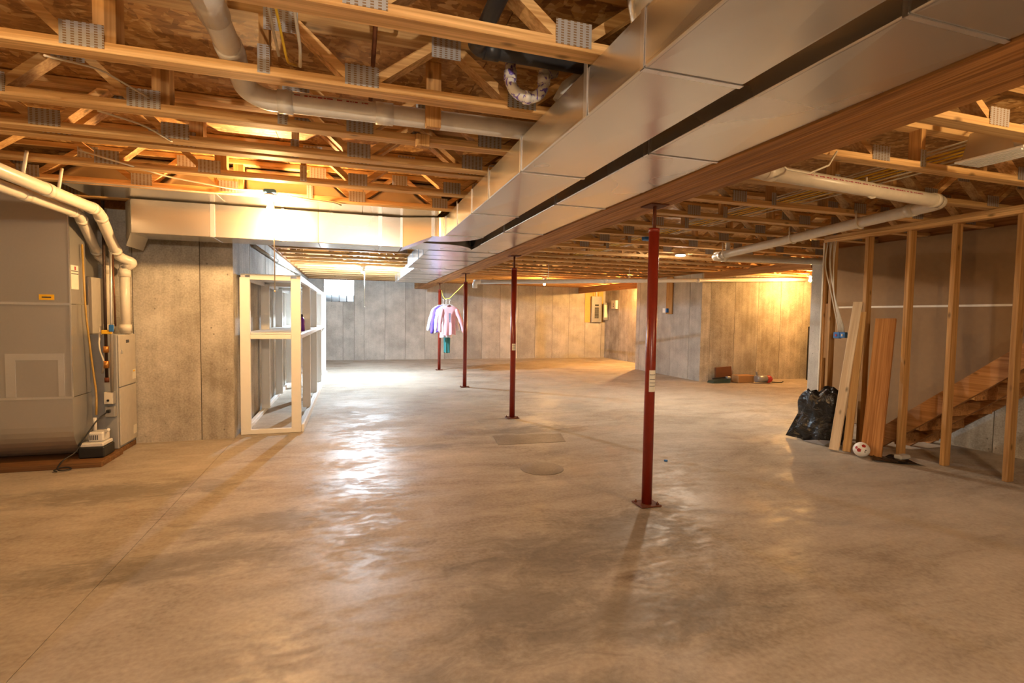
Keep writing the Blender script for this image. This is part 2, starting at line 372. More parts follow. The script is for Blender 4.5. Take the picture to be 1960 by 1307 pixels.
def wloc(o):
    v = Vector((0, 0, 0))
    while o: v = v+o.location; o = o.parent
    return v
def part(name, mb, mat, parent):                           # world-space builder -> child mesh of parent
    return link(name, mb.mesh(name, wloc(parent)), mat, parent)
def tag(o, label, cat, group=None):
    o['label'] = label; o['category'] = cat
    if group: o['group'] = group
    return o
def thing(name, label, cat, loc, group=None):
    o = bpy.data.objects.new(name, None); COL.objects.link(o); o.location = loc; o.empty_display_size = 0.1
    return tag(o, label, cat, group)
def single(name, mb, mat, label, cat, group=None):         # a thing of one mesh, origin at its base centre
    xs = [p.x for p in mb.v]; ys = [p.y for p in mb.v]; zs = [p.z for p in mb.v]
    off = Vector(((min(xs)+max(xs))/2, (min(ys)+max(ys))/2, min(zs)))
    return tag(link(name, mb.mesh(name, off), mat, None, off), label, cat, group)
def struct(name, mb, mat):
    o = link(name, mb.mesh(name), mat); o['kind'] = 'structure'; return o
def arc(c, r, a0, a1, n): return [(c[0]+r*math.cos(a0+(a1-a0)*i/n), c[1]+r*math.sin(a0+(a1-a0)*i/n)) for i in range(n+1)]
PI = math.pi
ORD = ['first', 'second', 'third', 'fourth', 'fifth', 'sixth', 'seventh', 'eighth', 'ninth', 'tenth', 'eleventh', 'twelfth', 'thirteenth', 'fourteenth',
       'fifteenth', 'sixteenth', 'seventeenth', 'eighteenth', 'nineteenth', 'twentieth', 'twenty-first', 'twenty-second', 'twenty-third', 'twenty-fourth']

# ------------------------------------------------------------------ the setting
X_L, X_LW, Y_LW, Y_FAR = -4.2, -1.25, 6.3, 16.37
X_R, X_ST, X_AL, X_RC = 7.49, 6.65, 8.55, 10.75
Y_BK, Z_W = -3.0, 2.44

fl = struct('floor', MB().box(X_L-.3, X_RC+.3, Y_BK-.3, Y_FAR+.3, -0.2, -0.006), PATCH)
for (x0, x1, y0, y1) in ((X_L, -1.2413, Y_BK, 6.3537), (-1.2387, X_RC, Y_BK, 6.3537), (X_L, X_RC, 6.3563, Y_FAR)):
    o = part('floor_slab', MB().box(x0, x1, y0, y1, -0.005, 0.0), FLOOR, fl)

def wall(name, axis, plane, a, b, facing, mat, off=0.0, step=0.62, holes=(), z1=Z_W, thick=0.18):
    """axis 'x': plane Y=const running a..b in X; 'y': plane X=const running a..b in Y; facing is the sign of the normal."""
    g = 0.0040
    def bx(mb, u0, u1, d0, d1, za, zb):
        d0, d1 = sorted((d0, d1))
        return mb.box(u0, u1, d0, d1, za, zb) if axis == 'x' else mb.box(d0, d1, u0, u1, za, zb)
    mb = MB(); segs = [(a, b, 0.0, z1)]
    for (h0, h1, hz0, hz1) in holes:
        segs = [(a, h0, 0, z1), (h1, b, 0, z1), (h0, h1, 0, hz0)]
    for u0, u1, za, zb in segs: bx(mb, u0, u1, plane-facing*0.006, plane-facing*thick, za, zb)
    w = struct(name, mb, BACK)

    cuts = [a]+[a+off+i*step for i in range(200) if a+off+i*step < b-0.05 and a+off+i*step > a+0.05]+[b]
    for u0, u1 in zip(cuts, cuts[1:]):
        pcs = [(u0, u1, 0.0, z1)]
        for (h0, h1, hz0, hz1) in holes:
            new = []
            for p0, p1, za, zb in pcs:
                if p1 <= h0 or p0 >= h1: new.append((p0, p1, za, zb)); continue
                if p0 < h0: new.append((p0, h0, za, zb))
                if p1 > h1: new.append((h1, p1, za, zb))
                new.append((max(p0, h0), min(p1, h1), za, hz0))
            pcs = new
        for p0, p1, za, zb in pcs:
            dp = random.uniform(-0.0015, 0.0025)
            m = bx(MB(), p0+g, p1-g, plane+facing*dp, plane-facing*0.02, za, zb)
            part('concrete_panel', m, mat, w)
    return w
WIN = (-0.82, 0.06, 1.76, 2.44)
wall('wall_far', 'x', Y_FAR, X_LW-.18, X_AL+.18, -1, CONCG, 0.26+0.9, 0.62, [WIN])
wall('wall_left', 'y', X_LW, Y_LW, Y_FAR, 1, CONC, 0.35, 0.62)
wall('wall_furnace', 'x', Y_LW, X_L, X_LW, -1, CONC, 0.15, 0.62)
wall('wall_left_near', 'y', X_L, Y_BK, Y_LW, 1, CONC, 0.3)
wall('wall_back', 'x', Y_BK, X_L-.18, X_ST+.18, 1, CONC, 0.3)
wall('wall_alcove', 'y', X_AL, 12.5, Y_FAR, -1, CONC, 0.4, 0.62)
wall('wall_alcove_side', 'x', 12.5, X_R, X_AL, 1, CONC, 0.3)
wall('wall_right', 'y', X_R, 9.74, 12.5, -1, CONCG, 0.42, 0.72)
wall('wall_recess', 'x', 9.74, X_R, X_RC, -1, CONC, 0.25, 0.66)
wall('wall_recess_right', 'y', X_RC, 6.87, 9.74, -1, CONC, 0.4)
wall('wall_recess_near', 'x', 6.87, X_R, X_RC, 1, CONC, 0.4)
wall('wall_pillar', 'y', X_R, 5.75, 6.87, -1, CONCG, 0.36, 0.75)
wall('wall_jog', 'x', 5.75, X_ST, X_R, 1, CONC, 0.3)
wall('wall_stair', 'y', X_ST, Y_BK, 5.75, -1, CONC, 0.5, 0.62)

# glass-block window high in the far wall, with the ground of the window well outside
win = MB()
x0, x1, z0, z1 = WIN
for (a, b, c, d) in ((x0, x1, z0, z0+.012), (x0, x1, z1-.012, z1), (x0, x0+.012, z0, z1), (x1-.012, x1, z0, z1)): win.box(a, b, Y_FAR+.02, Y_FAR+.13, c, d)
w1 = struct('window_1', win, CONCG)
bw, bh = (x1-x0-.024)/4, (z1-z0-.024)/3
for i in range(4):
    for j in range(3):
        xa, za = x0+.012+i*bw, z0+.012+j*bh
        part('glass_block', MB().bbox(xa+.006, xa+bw-.006, Y_FAR+.03, Y_FAR+.11, za+.006, za+bh-.006, 0.012), GLASSB, w1)
struct('window_well_ground', MB().box(-3, 3, Y_FAR+.115, Y_FAR+1.6, 1.0, 1.985), BACK)

# subfloor sheets
ce = struct('ceiling', MB().box(X_L-.3, X_RC+.3, Y_BK-.3, Y_FAR+.25, Z_S+.03, Z_S+.12), BACK)
nx = 0
xx = X_L
while xx < X_RC:
    yy = Y_BK-(1.22 if nx % 2 else 0)
    while yy < Y_FAR:
        ya, yb = max(yy, Y_BK), min(yy+2.44, Y_FAR)
        if yb-ya > .1:
            part('subfloor_sheet', MB().box(xx+.002, min(xx+1.22, X_RC)-.002, ya+.002, yb-.002, Z_S, Z_S+.022), OSB, ce)
        yy += 2.44
    xx += 1.22; nx += 1

# sill plate and rim board on top of the far wall
def rim(n, x0, x1, y0, y1): struct('trim_%d' % n, MB().box(x0, x1, y0, y1, Z_T+.003, Z_S+.031), HEAD)
for i_, (a_, b_, c_, d_) in enumerate(((X_L-.18, X_L-.004, Y_BK-.2, Y_LW+.2), (X_L, X_LW-.004, Y_LW+.004, Y_LW+.18), (X_LW-.18, X_LW-.004, Y_LW+.18, Y_FAR+.18), (X_LW-.18, X_AL+.18, Y_FAR+.004, Y_FAR+.18),
        (X_AL+.004, X_AL+.18, 12.4, Y_FAR), (X_R+.15, X_AL+.18, 12.3, 12.495), (X_R+.18, X_RC+.18, 9.745, 9.9), (X_RC+.004, X_RC+.18, 6.7, 9.745), (X_R+.15, X_RC+.18, 6.7, 6.865),
        (X_R+.14, X_R+.18, 9.745, 12.49), (X_R+.004, X_R+.18, 5.58, 6.70), (X_ST+.18, X_R, 5.58, 5.745), (X_ST+.004, X_ST+.18, Y_BK-.18, 5.745), (X_L-.18, X_ST+.18, Y_BK-.18, Y_BK-.004))):
    rim(3+i_, a_, b_, c_, d_)
trim = struct('trim_1', MB().box(X_LW, X_AL, Y_FAR-.04, Y_FAR-.005, Z_T+.002, Z_S-.002), HEAD)
trim2 = struct('trim_2', MB().box(X_LW+.005, X_LW+.04, Y_LW+.1, Y_FAR-.05, Z_T+.002, Z_S-.002), HEAD)

# ------------------------------------------------------------------ main beam and headers
bm_ = struct('beam_main', MB().box(1.868, 2.232, Y_BK, Y_FAR-.01, Z_B+.004, Z_T-.002), LVL)
for i in range(4):
    a = 1.866+i*.092
    part('beam_ply', MB().bbox(a, a+.089, Y_BK+.01, Y_FAR-.012, Z_B, Z_T-.004, .003), LVL, bm_)
single('wood_header', MB().bbox(X_R+.01, X_R+.12, 12.55, Y_FAR-.01, 2.24, Z_T-.004, .004), HEAD, 'short brown wooden header over the lit electrical alcove', 'beam')
single('wood_header', MB().bbox(X_R+.01, X_R+.13, 6.9, 9.70, 2.313, Z_T-.004, .004), HEAD, 'brown wooden header over the opening of the lit right-hand recess', 'beam')

# ------------------------------------------------------------------ floor trusses
CH, CW = 0.042, 0.09        # chord thickness and width
LB = [-4.02, -3.25, -2.45, -1.68, -1.03]; LT = [-3.62, -2.85, -2.05, -1.35]
LZ = [('b', -4.02), ('t', -3.62), ('b', -3.25), ('t', -2.85), ('b', -2.45), ('t', -2.05), ('b', -1.68), ('t', -1.35), ('b', -1.03)]
LZ2 = [('t', -0.30), ('b', .043), ('t', .433), ('b', .82), ('t', 1.21), ('b', 1.59), ('t', 1.93)]
RZ = [('t', 2.16), ('b', 2.50), ('t', 2.89), ('b', 3.28)]
RZ2 = [('t', 4.33)]+[('b' if i % 2 == 0 else 't', 4.70+.39*i) for i in range(16)]
mesh_cache = {}
def cached(key, fn):
    if key not in mesh_cache: mesh_cache[key] = fn()
    return mesh_cache[key]
def truss(side, k, yb, xa, xb, plates):
    nm = {'L': 'to the left of the ducts', 'R': 'to the right of the main beam'}[side]
    t = thing('floor_truss', 'open-web pine floor truss %s, %s from the near end' % (nm, ORD[k]), 'truss', (0, yb-CW/2, Z_T),
              {'L': 'floor trusses left of the ducts', 'R': 'floor trusses right of the main beam'}[side])
    D = Z_S-Z_T-.004
    def put(name, key, fn, mat): return link(name, cached(key, lambda: fn().mesh(name)), mat, t)
    put('bottom_chord', ('bc', xa, xb), lambda: MB().bbox(xa, xb, -CW/2, CW/2, 0, CH, .003), WX)
    put('top_chord', ('tc', xa, xb), lambda: MB().bbox(xa, xb, -CW/2, CW/2, D-CH, D, .003), WX)
    zb, zt = CH, D-CH
    def webs(zz):
        for (ka, a), (kb, b) in zip(zz, zz[1:]):
            if min(a, b) < xa+.05 or max(a, b) > xb-.03: continue
            s = 1 if b > a else -1
            a2, b2 = a+.035, b-.035
            za, zb2 = (zb-.012 if ka == 'b' else zt+.012), (zb-.012 if kb == 'b' else zt+.012)
            put('web', ('w', a, b), lambda: MB().bar((a2, 0, za), (b2, 0, zb2), CW-.008, .040), WEB)
    def post(x): put('web', ('v', x), lambda: MB().box(x-.02, x+.02, -CW/2+.004, CW/2-.004, zb, zt), WZ)
    def plate(x, kind):
        w = .075 if kind == 'b' else .07
        z0, z1 = (.012, .105) if kind == 'b' else (D-.105, D-.012)
        if xa+.1 < x < xb-.1: put('nail_plate', ('p', x, kind), lambda: MB().box(x-w, x+w, -CW/2-.0025, -CW/2-.0002, z0, z1), PLATE)
    if side == 'L':
        webs(LZ); webs(LZ2)
        for x in (-.975, -.935, -.37):
            if x > xa+.1: post(x)
        if plates:
            for kk, x in LZ+LZ2: plate(x, kk)
            if xa < -.5: put('nail_plate', 'psl', lambda: MB().box(-.395, -.345, -CW/2-.0025, -CW/2-.0002, .008, .13), PLATE)
    else:
        webs(RZ); webs(RZ2)
        for x in (3.66, 4.28): post(x)
        if plates:
            for kk, x in RZ+RZ2: plate(x, kk)
            put('nail_plate', 'psr', lambda: MB().box(3.635, 3.685, -CW/2-.0025, -CW/2-.0002, .008, .12), PLATE)
    return t
Y0, SP = 1.972, 0.637
for k in range(23):
    yb = Y0+SP*k
    if yb > Y_FAR-.06: break
    truss('L', k, yb, X_L+.02 if yb < Y_LW else X_LW+.05, 2.045, k < 12)
    xr = X_ST-.02 if yb < 5.75 else (X_RC-.03 if yb < 9.74 else (X_R+.0 if yb < 12.55 else X_AL-.03))
    truss('R', k, yb, 2.052, xr, k < 9)
# the extra truss doubled up beside the fourth one on the left
t = thing('floor_truss', 'extra pine truss doubled close in front of the fourth left truss', 'truss', (0, 3.74-CW/2, Z_T), 'floor trusses left of the ducts')
D = Z_S-Z_T-.004
link('bottom_chord', mesh_cache[('bc', X_L+.02, 2.045)], WX, t); link('top_chord', mesh_cache[('tc', X_L+.02, 2.045)], WX, t)
for key, me in list(mesh_cache.items()):
    if not isinstance(key, tuple): continue
    if key[0] == 'w' and key[1] < 2.0 and key[2] < 2.0: link('web', me, WEB, t)
    if key[0] == 'p' and key[1] < 2.0 and key[2] == 'b': link('nail_plate', me, PLATE, t)

# ------------------------------------------------------------------ steel columns
cols = [(2.12, 3.32), (2.11, 6.70), (2.11, 9.84), (2.13, 13.06)]
cl = ['nearest red steel column with a paper label, standing on a rusty base plate', 'second red steel column from the camera, with a small label', 'third red steel column from the camera, tied with yellow rope', 'farthest red steel column, behind the hanging shirts']
for i, (x, y) in enumerate(cols):
    c = thing('steel_column', cl[i], 'column', (x, y, 0), 'red steel support columns')
    r = .038
    part('shaft', MB().tube([(x, y, .012), (x, y, 2.05)], r, 24), REDPAINT, c)
    part('adjusting_screw', MB().tube([(x, y, 2.05), (x, y, 2.222)], .013, 12), RUST, c)
    part('collar', MB().tube([(x, y, 2.035), (x, y, 2.062)], .0395, 24), REDPAINT, c)
    part('top_plate', MB().bbox(x-.075, x+.075, y-.075, y+.075, 2.221, 2.2295, .002), RUST, c)
    bp = part('base_plate', MB().bbox(x-.085, x+.085, y-.075, y+.075, .001, .012, .003), RUST, c)
    for sx in (-1, 1):
        part('bolt', MB().lathe((x+sx*.065, y-.045*sx, .012), [(.012, 0), (.012, .008), (.006, .009), (.006, .018)], 6), RUST, bp)
    if i < 2:
        za, zb = (.86, 1.02) if i == 0 else (.94, 1.03)
        lab = MB(); vs = []
        a0, a1 = -2.30, -.85
        for j in range(9):
            a = a0+(a1-a0)*j/8
            for zz in (za, zb): vs.append((x+(r+.0012)*math.cos(a), y+(r+.0012)*math.sin(a), zz))
        lab.add(vs, [(2*j, 2*j+2, 2*j+3, 2*j+1) for j in range(8)], True)
        lb = part('paper_label', lab, PAPER, c)
        for zz in ([.90, .925, .95, .985] if i == 0 else [.97, 1.0]):
            ln = MB(); vs = []
            for j in range(7):
                a = -2.20+1.2*j/6
                for dz in (0, .004): vs.append((x+(r+.0018)*math.cos(a), y+(r+.0018)*math.sin(a), zz+dz))
            ln.add(vs, [(2*j, 2*j+2, 2*j+3, 2*j+1) for j in range(6)], True)
            part('print_line', ln, DARKINK, lb)

# ------------------------------------------------------------------ ducts
def duct_seams(d, x0, x1, ys, z0, z1, w=.022, mat=None):
    for y in ys:
        m = MB().box(x0-.004, x1+.004, y-w/2, y+w/2, z0-.004, z0-.0005)
        m.box(x0-.005, x0-.0005, y-w/2, y+w/2, z0-.004, z1)
        part('seam_strip', m, mat or STRIP, d)
A0, A1 = .933, 1.335
d1 = thing('supply_duct', 'shiny galvanised main duct on the left, turning left at its far end', 'duct', (1.13, 2, Z_D))
ys = [-3+.01, .30, 1.56, 2.87, 4.15, 5.37]
for a, b in zip(ys, ys[1:]):
    part('duct_section', MB().duct(A0, A1, a+.001, b-.001, Z_D, Z_T-.003, .004), GALV, d1)
duct_seams(d1, A0, A1, ys[1:], Z_D, Z_T-.004)
# elbow: centre (A0-.12, 5.37), inner radius .12
ri, ro = .12, .12+A1-A0; ex = A0-ri
poly = arc((ex, 5.37), ri, 0, PI/2, 8)+arc((ex, 5.37), ro, PI/2, 0, 14)
el = MB().prism(poly, Z_D, Z_T-.004, 2)
part('elbow', el, GALV, d1)
# transition drop from elbow to branch duct
yA, yB = 5.37+ri, 5.37+ro
xa, xb = ex, .51
tr = MB().add([(xa, yA, Z_D), (xa, yB, Z_D), (xa, yB, Z_T-.004), (xa, yA, Z_T-.004), (xb, 5.6, 2.12), (xb, 6.02, 2.12), (xb, 6.02, Z_T-.006), (xb, 5.6, Z_T-.006)],
              [(0, 3, 7, 4), (1, 5, 6, 2), (0, 4, 5, 1), (3, 2, 6, 7), (0, 1, 2, 3), (4, 7, 6, 5)])
part('transition', tr, GALV, d1)
for x in (ex, .5): part('seam_strip', MB().box(x-.012, x+.012, (5.6 if x < .6 else yA)-.005, (5.6 if x < .6 else yA)+.004, 2.12 if x < .6 else Z_D, Z_T-.006), STRIP, d1)
hg = MB().box(A0-.006, A0-.002, 1.985, 2.015, Z_D-.004, Z_T+.03); part('hanger_strap', hg, STRIP, d1)
for y in (3.6, 4.75): part('hanger_strap', MB().box(A0-.006, A0-.002, y-.012, y+.012, Z_D-.004, Z_T+.02), STRIP, d1)

br = thing('branch_duct', 'galvanised branch duct crossing left to the furnace behind the bare bulb', 'duct', (-.7, 5.8, 2.12))
xs = [.50, .28, -.33-.0, -1.28, -1.95]
for a, b in zip(xs, xs[1:]):
    part('duct_section', MB().bbox(b+.001, a-.001, 5.6, 6.02, 2.12, Z_T-.006, .004), GALV, br)
for x in (.28, -1.28): part('seam_strip', MB().box(x-.02, x+.02, 5.593, 5.599, 2.12, Z_T-.006), STRIP, br)
for x in (-.66,): part('hanger_strap', MB().box(x-.012, x+.012, 5.590, 5.598, 2.12, Z_T-.004), STRIP, br)
# slanting end piece down to the furnace plenum
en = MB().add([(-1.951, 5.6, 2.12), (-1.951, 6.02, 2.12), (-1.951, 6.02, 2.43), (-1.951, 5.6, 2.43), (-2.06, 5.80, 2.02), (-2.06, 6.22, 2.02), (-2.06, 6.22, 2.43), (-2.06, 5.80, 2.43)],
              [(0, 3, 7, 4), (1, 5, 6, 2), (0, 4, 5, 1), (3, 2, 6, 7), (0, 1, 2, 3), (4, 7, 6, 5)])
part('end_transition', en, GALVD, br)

up = thing('upper_duct', 'galvanised duct tucked up between trusses above the branch duct', 'duct', (-.7, 5.4, 2.447))
for a, b in ((-2.3, -1.15), (-1.15, 0.1), (0.1, .86)):
    part('duct_section', MB().bbox(a+.001, b-.001, 5.19, 5.695, 2.447, 2.70, .003), GALV, up)

B0, B1 = 1.447, 1.858
d2 = thing('return_duct', 'long galvanised duct hung close along the wooden main beam', 'duct', (1.65, 5, Z_D))
ys = [-3+.01, -.20, 1.06, 2.33, 3.60, 4.95, 5.95]
for a, b in zip(ys, ys[1:]):
    part('duct_section', MB().duct(B0, B1, a+.001, b-.001, Z_D, Z_T-.003, .004), GALV, d2)
duct_seams(d2, B0, B1, ys[1:-1], Z_D, Z_T-.004, .016)
duct_seams(d2, B0, B1, [1.75, 2.95], Z_T-.03, Z_T-.02, .016)
# tee: straight side plus a curved take-off to the left (branch along X at Y 6.05..6.64)
rc = .42
poly = [(B1, 5.951), (B1, 6.64), (.94, 6.64), (.55, 6.64), (.55, 6.05), (B0-rc, 6.05)]+[(B0-rc+rc*math.sin(t), 6.05+.45-.45*math.cos(t)) for t in [PI/2*i/8 for i in range(1, 9)]]+[(B0, 6.5), (B0, 5.951)]
part('curved_take_off', MB().prism(poly, Z_D, Z_T-.004, 2), GALV, d2)
ys = [6.641, 7.75, 9.27]
for a, b in zip(ys, ys[1:]): part('wide_section', MB().duct(.94, B1, a+.001, b-.001, Z_D, Z_T-.004, .004), GALV, d2)
duct_seams(d2, .94, B1, [6.65, 7.2, 7.75, 8.5, 9.26], Z_D, Z_T-.004, .014, SEAM)
ys = [9.272, 10.6, 12.0, 13.5]
for a, b in zip(ys, ys[1:]): part('narrow_section', MB().duct(1.06, B1, a+.001, b-.001, Z_D, Z_T-.004, .004), GALV, d2)
duct_seams(d2, 1.06, B1, [9.9, 10.6, 11.3, 12.0, 12.8, 13.49], Z_D, Z_T-.004, .014, SEAM)
rb = thing('rear_branch_duct', 'flat galvanised duct behind the branch duct, seen from below', 'duct', (-.3, 6.3, 2.24))
for a, b in ((-1.2, -.3), (-.3, .549)): part('duct_section', MB().bbox(a+.001, b-.001, 6.05, 6.64, Z_D, Z_T-.006, .004), GALV, rb)
for x in (-.62, -.3, .2): part('seam_strip', MB().box(x-.012, x+.012, 6.05, 6.64, Z_D-.004, Z_D-.0005), STRIP, rb)
single('round_duct_collar', MB().tube([(1.04, 1.62, 2.439), (1.01, 1.62, 2.55), (.97, 1.62, 2.735)], .10, 24), GALV, 'round galvanised take-off collar rising from the main duct at the top edge', 'duct')

# ------------------------------------------------------------------ bare bulbs (the room's own light, and an added fill bulb)
def lamp(label, x, y, z, power, col, boxmat=BLUEBOX, chain=0.0, chainmat=CABLE, led=False, box=True, zc=None):
    """z: bulb centre; hangs from the chord or block at zc."""
    zc = Z_T if zc is None else zc
    t = thing('bare_bulb_light', label, 'light', (x, y, zc), 'bare bulbs on the ceiling')
    zt = zc-.002
    if box:
        part('junction_box', MB().bbox(x-.052, x+.052, y-.052, y+.052, zc-.042, zc-.002, .01), boxmat, t); zt = zc-.042
    part('lamp_holder', MB().lathe((x, y, 0), [(.05, zt), (.05, zt-.012), (.026, zt-.02), (.024, z+.052), (.019, z+.048)], 20), CREAMCAP, t)
    r = .031
    prof = [(.014, z+.050), (.016, z+.036), (.024, z+.020), (r, z), (.027, z-.016), (.016, z-.027), (.001, z-.031)]
    area = 0.0118
    if led:                                                # opaque plastic collar above, glowing dome below
        part('bulb_collar', MB().lathe((x, y, 0), [(.033, z-.002), (.034, z+.004), (.026, z+.022), (.018, z+.050)], 16), CREAMCAP, t)
        prof = prof[3:]; area = .0056
    b = part('bulb', MB().lathe((x, y, 0), prof[::-1], 10), emis('bulb_glow', col, power/(PI*area)), t)
    if chain:
        zz = z+.055
        part('pull_chain', MB().tube([(x+.03, y-.02, zz), (x+.034, y-.024, zz-chain)], .005, 6), chainmat, t)
        part('chain_knob', MB().ball((x+.034, y-.024, zz-chain-.008), .009, 10, 6), chainmat, t)
    return t
lamp('glaring warm bulb on a blue box in front of the branch duct', -.69, 5.008, 2.325, P_FURNACE, WARM, BLUEBOX, .78, CABLE, zc=2.485)
lamp('cool white bulb with a long pull cord beside the far glass-block window', .22, 11.482, 2.315, P_SHELF, COOL, CREAMCAP, .80, CABLE, led=True)
lamp('warm bulb glowing near the far wall above the alcove header', 4.86, 12.756, 2.27, P_FAR, AMBER, CREAMCAP)
lamp('warm bulb with a knotted pull string in the right-hand recess', 9.70, 8.934, 2.30, P_RECESS, AMBER, CREAMCAP, .42, CABLE)
lamp('warm bulb hidden behind the header inside the electrical alcove', 8.30, 13.393, 2.30, P_ALCOVE, AMBER, CREAMCAP)
for (x, y, p, c, lb) in ((3.45, .80, P_RIGHT, SOFT, 'warm bulb on a wooden block right of the beam, out of frame'), (-1.5, 1.05, P_LEFT, SOFT, 'warm bulb on a wooden block at the near left, out of frame'), (.35, -2.0, P_FILL, NEUT, 'neutral fill bulb added on a wooden block behind the camera, out of frame')):  # the neutral one is an unseen fill added to brighten camera-facing sides
    t = lamp(lb, x, y, 2.31, p, c, CREAMCAP)
    part('mounting_block', MB().bbox(x-.07, x+.07, y-.045, y+.045, Z_T-.001, Z_S-.001, .003), WZ, t)
t = thing('disc_light', 'flat round white light under a truss near the middle of the right ceiling', 'light', (4.97, 7.02, 2.40))
part('housing', MB().lathe((4.97, 7.02, 0), [(.075, 2.438), (.085, 2.425), (.08, 2.412)], 24), CREAMCAP, t)
part('diffuser', MB().lathe((4.97, 7.02, 0), [(.072, 2.4115), (.066, 2.404), (.001, 2.401)], 24), emis('disc_glow', NEUT, P_PUCK/(PI*.0155)), t)

# ------------------------------------------------------------------ pipes in the ceiling
def elbowed(pts, r=.1, n=5):
    """polyline -> rounded polyline"""
    pts = [Vector(p) for p in pts]; out = [pts[0]]
    for a, b, c in zip(pts, pts[1:], pts[2:]):
        d1_, d2_ = (b-a), (c-b); rr = min(r, d1_.length*.45, d2_.length*.45)
        p, q = b-d1_.normalized()*rr, b+d2_.normalized()*rr
        for i in range(n+1):
            t_ = i/n; out.append(p*(1-t_)**2+b*2*t_*(1-t_)+q*t_*t_)
    return out+[pts[-1]]
def sleeve(t, a, b, r, mat, name='coupling'): return part(name, MB().tube([a, b], r, 20), mat, t)
def dashes(t, p0, p1, r, ang, mat, n=14, up=(0, 0, 1)):
    """a broken line of printed marks along a pipe, one part"""
    p0, p1 = Vector(p0), Vector(p1); d = (p1-p0).normalized(); u = Vector(up); u = (u-d*u.dot(d)).normalized(); w = d.cross(u)
    nrm = u*math.cos(ang)+w*math.sin(ang); tg = d.cross(nrm); L = (p1-p0).length; mb = MB(); q = 0.0
    rnd = random.Random(int(L*1000))
    while q < L-.02:
        ln = rnd.uniform(.006, .03); c = p0+d*q+nrm*(r+.0006)
        h = rnd.uniform(.003, .005)
        mb.add([c-tg*h, c+d*ln-tg*h, c+d*ln+tg*h, c+tg*h], [(0, 1, 2, 3)]); q += ln+rnd.choice((.004, .006, .02))
    o = part('pipe_print', mb, mat, t); o['kind'] = 'stuff'
R4 = .051
v = thing('drain_pipe', 'thick white PVC drain pipe bending between the left trusses', 'pipe', (-.5, 2.9, 2.47))
run = [(-.51, .9, 2.56), (-.51, 2.66, 2.548), (-.50, 2.86, 2.50), (-.42, 2.90, 2.475), (.95, 2.90, 2.489), (1.8, 2.90, 2.498)]
part('pipe_body', MB().tube(elbowed(run, .16, 6), R4, 24), PVC, v)
sleeve(v, (-.51, 2.06, 2.552), (-.51, 2.30, 2.550), R4+.007, PVC)
sleeve(v, (-.51, 2.52, 2.549), (-.51, 2.62, 2.548), R4+.007, PVC)
sleeve(v, (-.36, 2.90, 2.4765), (-.29, 2.90, 2.477), R4+.007, PVC)
sleeve(v, (.12, 2.90, 2.4805), (.21, 2.90, 2.4815), R4+.007, PVC)
dashes(v, (-.28, 2.90, 2.477), (.10, 2.90, 2.480), R4, 1.05, REDINK)
dashes(v, (-.51, 1.60, 2.554), (-.51, 2.04, 2.552), R4, 2.2, REDINK)
single('hanger_board', MB().bbox(.375, .455, 2.79, 2.832, 2.405, Z_S-.002, .003), WZ, 'short pine board hung down in front of the thick white drain pipe', 'board')
single('hanger_block', MB().bbox(.36, .44, 3.10, 3.15, 2.40, 2.47, .003), WZ, 'small pine block nailed to a truss below the thick white drain pipe', 'block')
b = thing('black_pipe', 'black plastic waste pipe with an elbow beside the ducts', 'pipe', (.53, 2.3, 2.58))
part('pipe_body', MB().tube(elbowed([(.53, 1.3, 2.60), (.52, 2.28, 2.585), (1.55, 2.30, 2.60)], .05, 5), .034, 20), ABS, b)
sleeve(b, (.52, 2.15, 2.587), (.52, 2.25, 2.586), .039, ABS, 'elbow_hub'); sleeve(b, (.56, 2.281, 2.586), (.63, 2.282, 2.587), .039, ABS, 'elbow_hub')
p = thing('p_trap', 'white P-trap smeared with purple primer below the black pipe', 'pipe', (.8, 2.38, 2.44))
U = [(.715, 2.38, 2.60), (.715, 2.38, 2.53)]+[(.80-.085*math.cos(a), 2.38, 2.525-.075*math.sin(a)) for a in [PI*i/10 for i in range(11)]]+[(.885, 2.38, 2.57), (.95, 2.40, 2.60)]
part('trap_body', MB().tube(U, .026, 18), PRIMED, p)
sleeve(p, (.715, 2.38, 2.520), (.715, 2.38, 2.560), .031, PRIMED, 'hub'); sleeve(p, (.885, 2.38, 2.525), (.885, 2.38, 2.565), .031, PRIMED, 'hub'); sleeve(p, (.785, 2.38, 2.4495), (.815, 2.38, 2.4495), .031, PRIMED, 'hub')
single('vent_fitting', MB().tube([(.985, 2.44, 2.48), (1.02, 2.42, 2.55), (1.09, 2.37, 2.60)], .03, 14), PVC, 'white plastic wye fitting leaning against the main duct side', 'pipe')
c = thing('copper_pipe', 'dark copper water pipe with a side stub above the second truss', 'pipe', (.07, 2.75, 2.6))
part('pipe_body', MB().tube([(.10, 2.20, 2.735), (.095, 2.75, 2.58), (.09, 2.8, 2.50)], .011, 10), COPPER, c)
part('stub', MB().tube(elbowed([(.10, 2.35, 2.69), (.20, 2.36, 2.69), (.20, 2.36, 2.73)], .02, 3), .010, 10), COPPER, c)

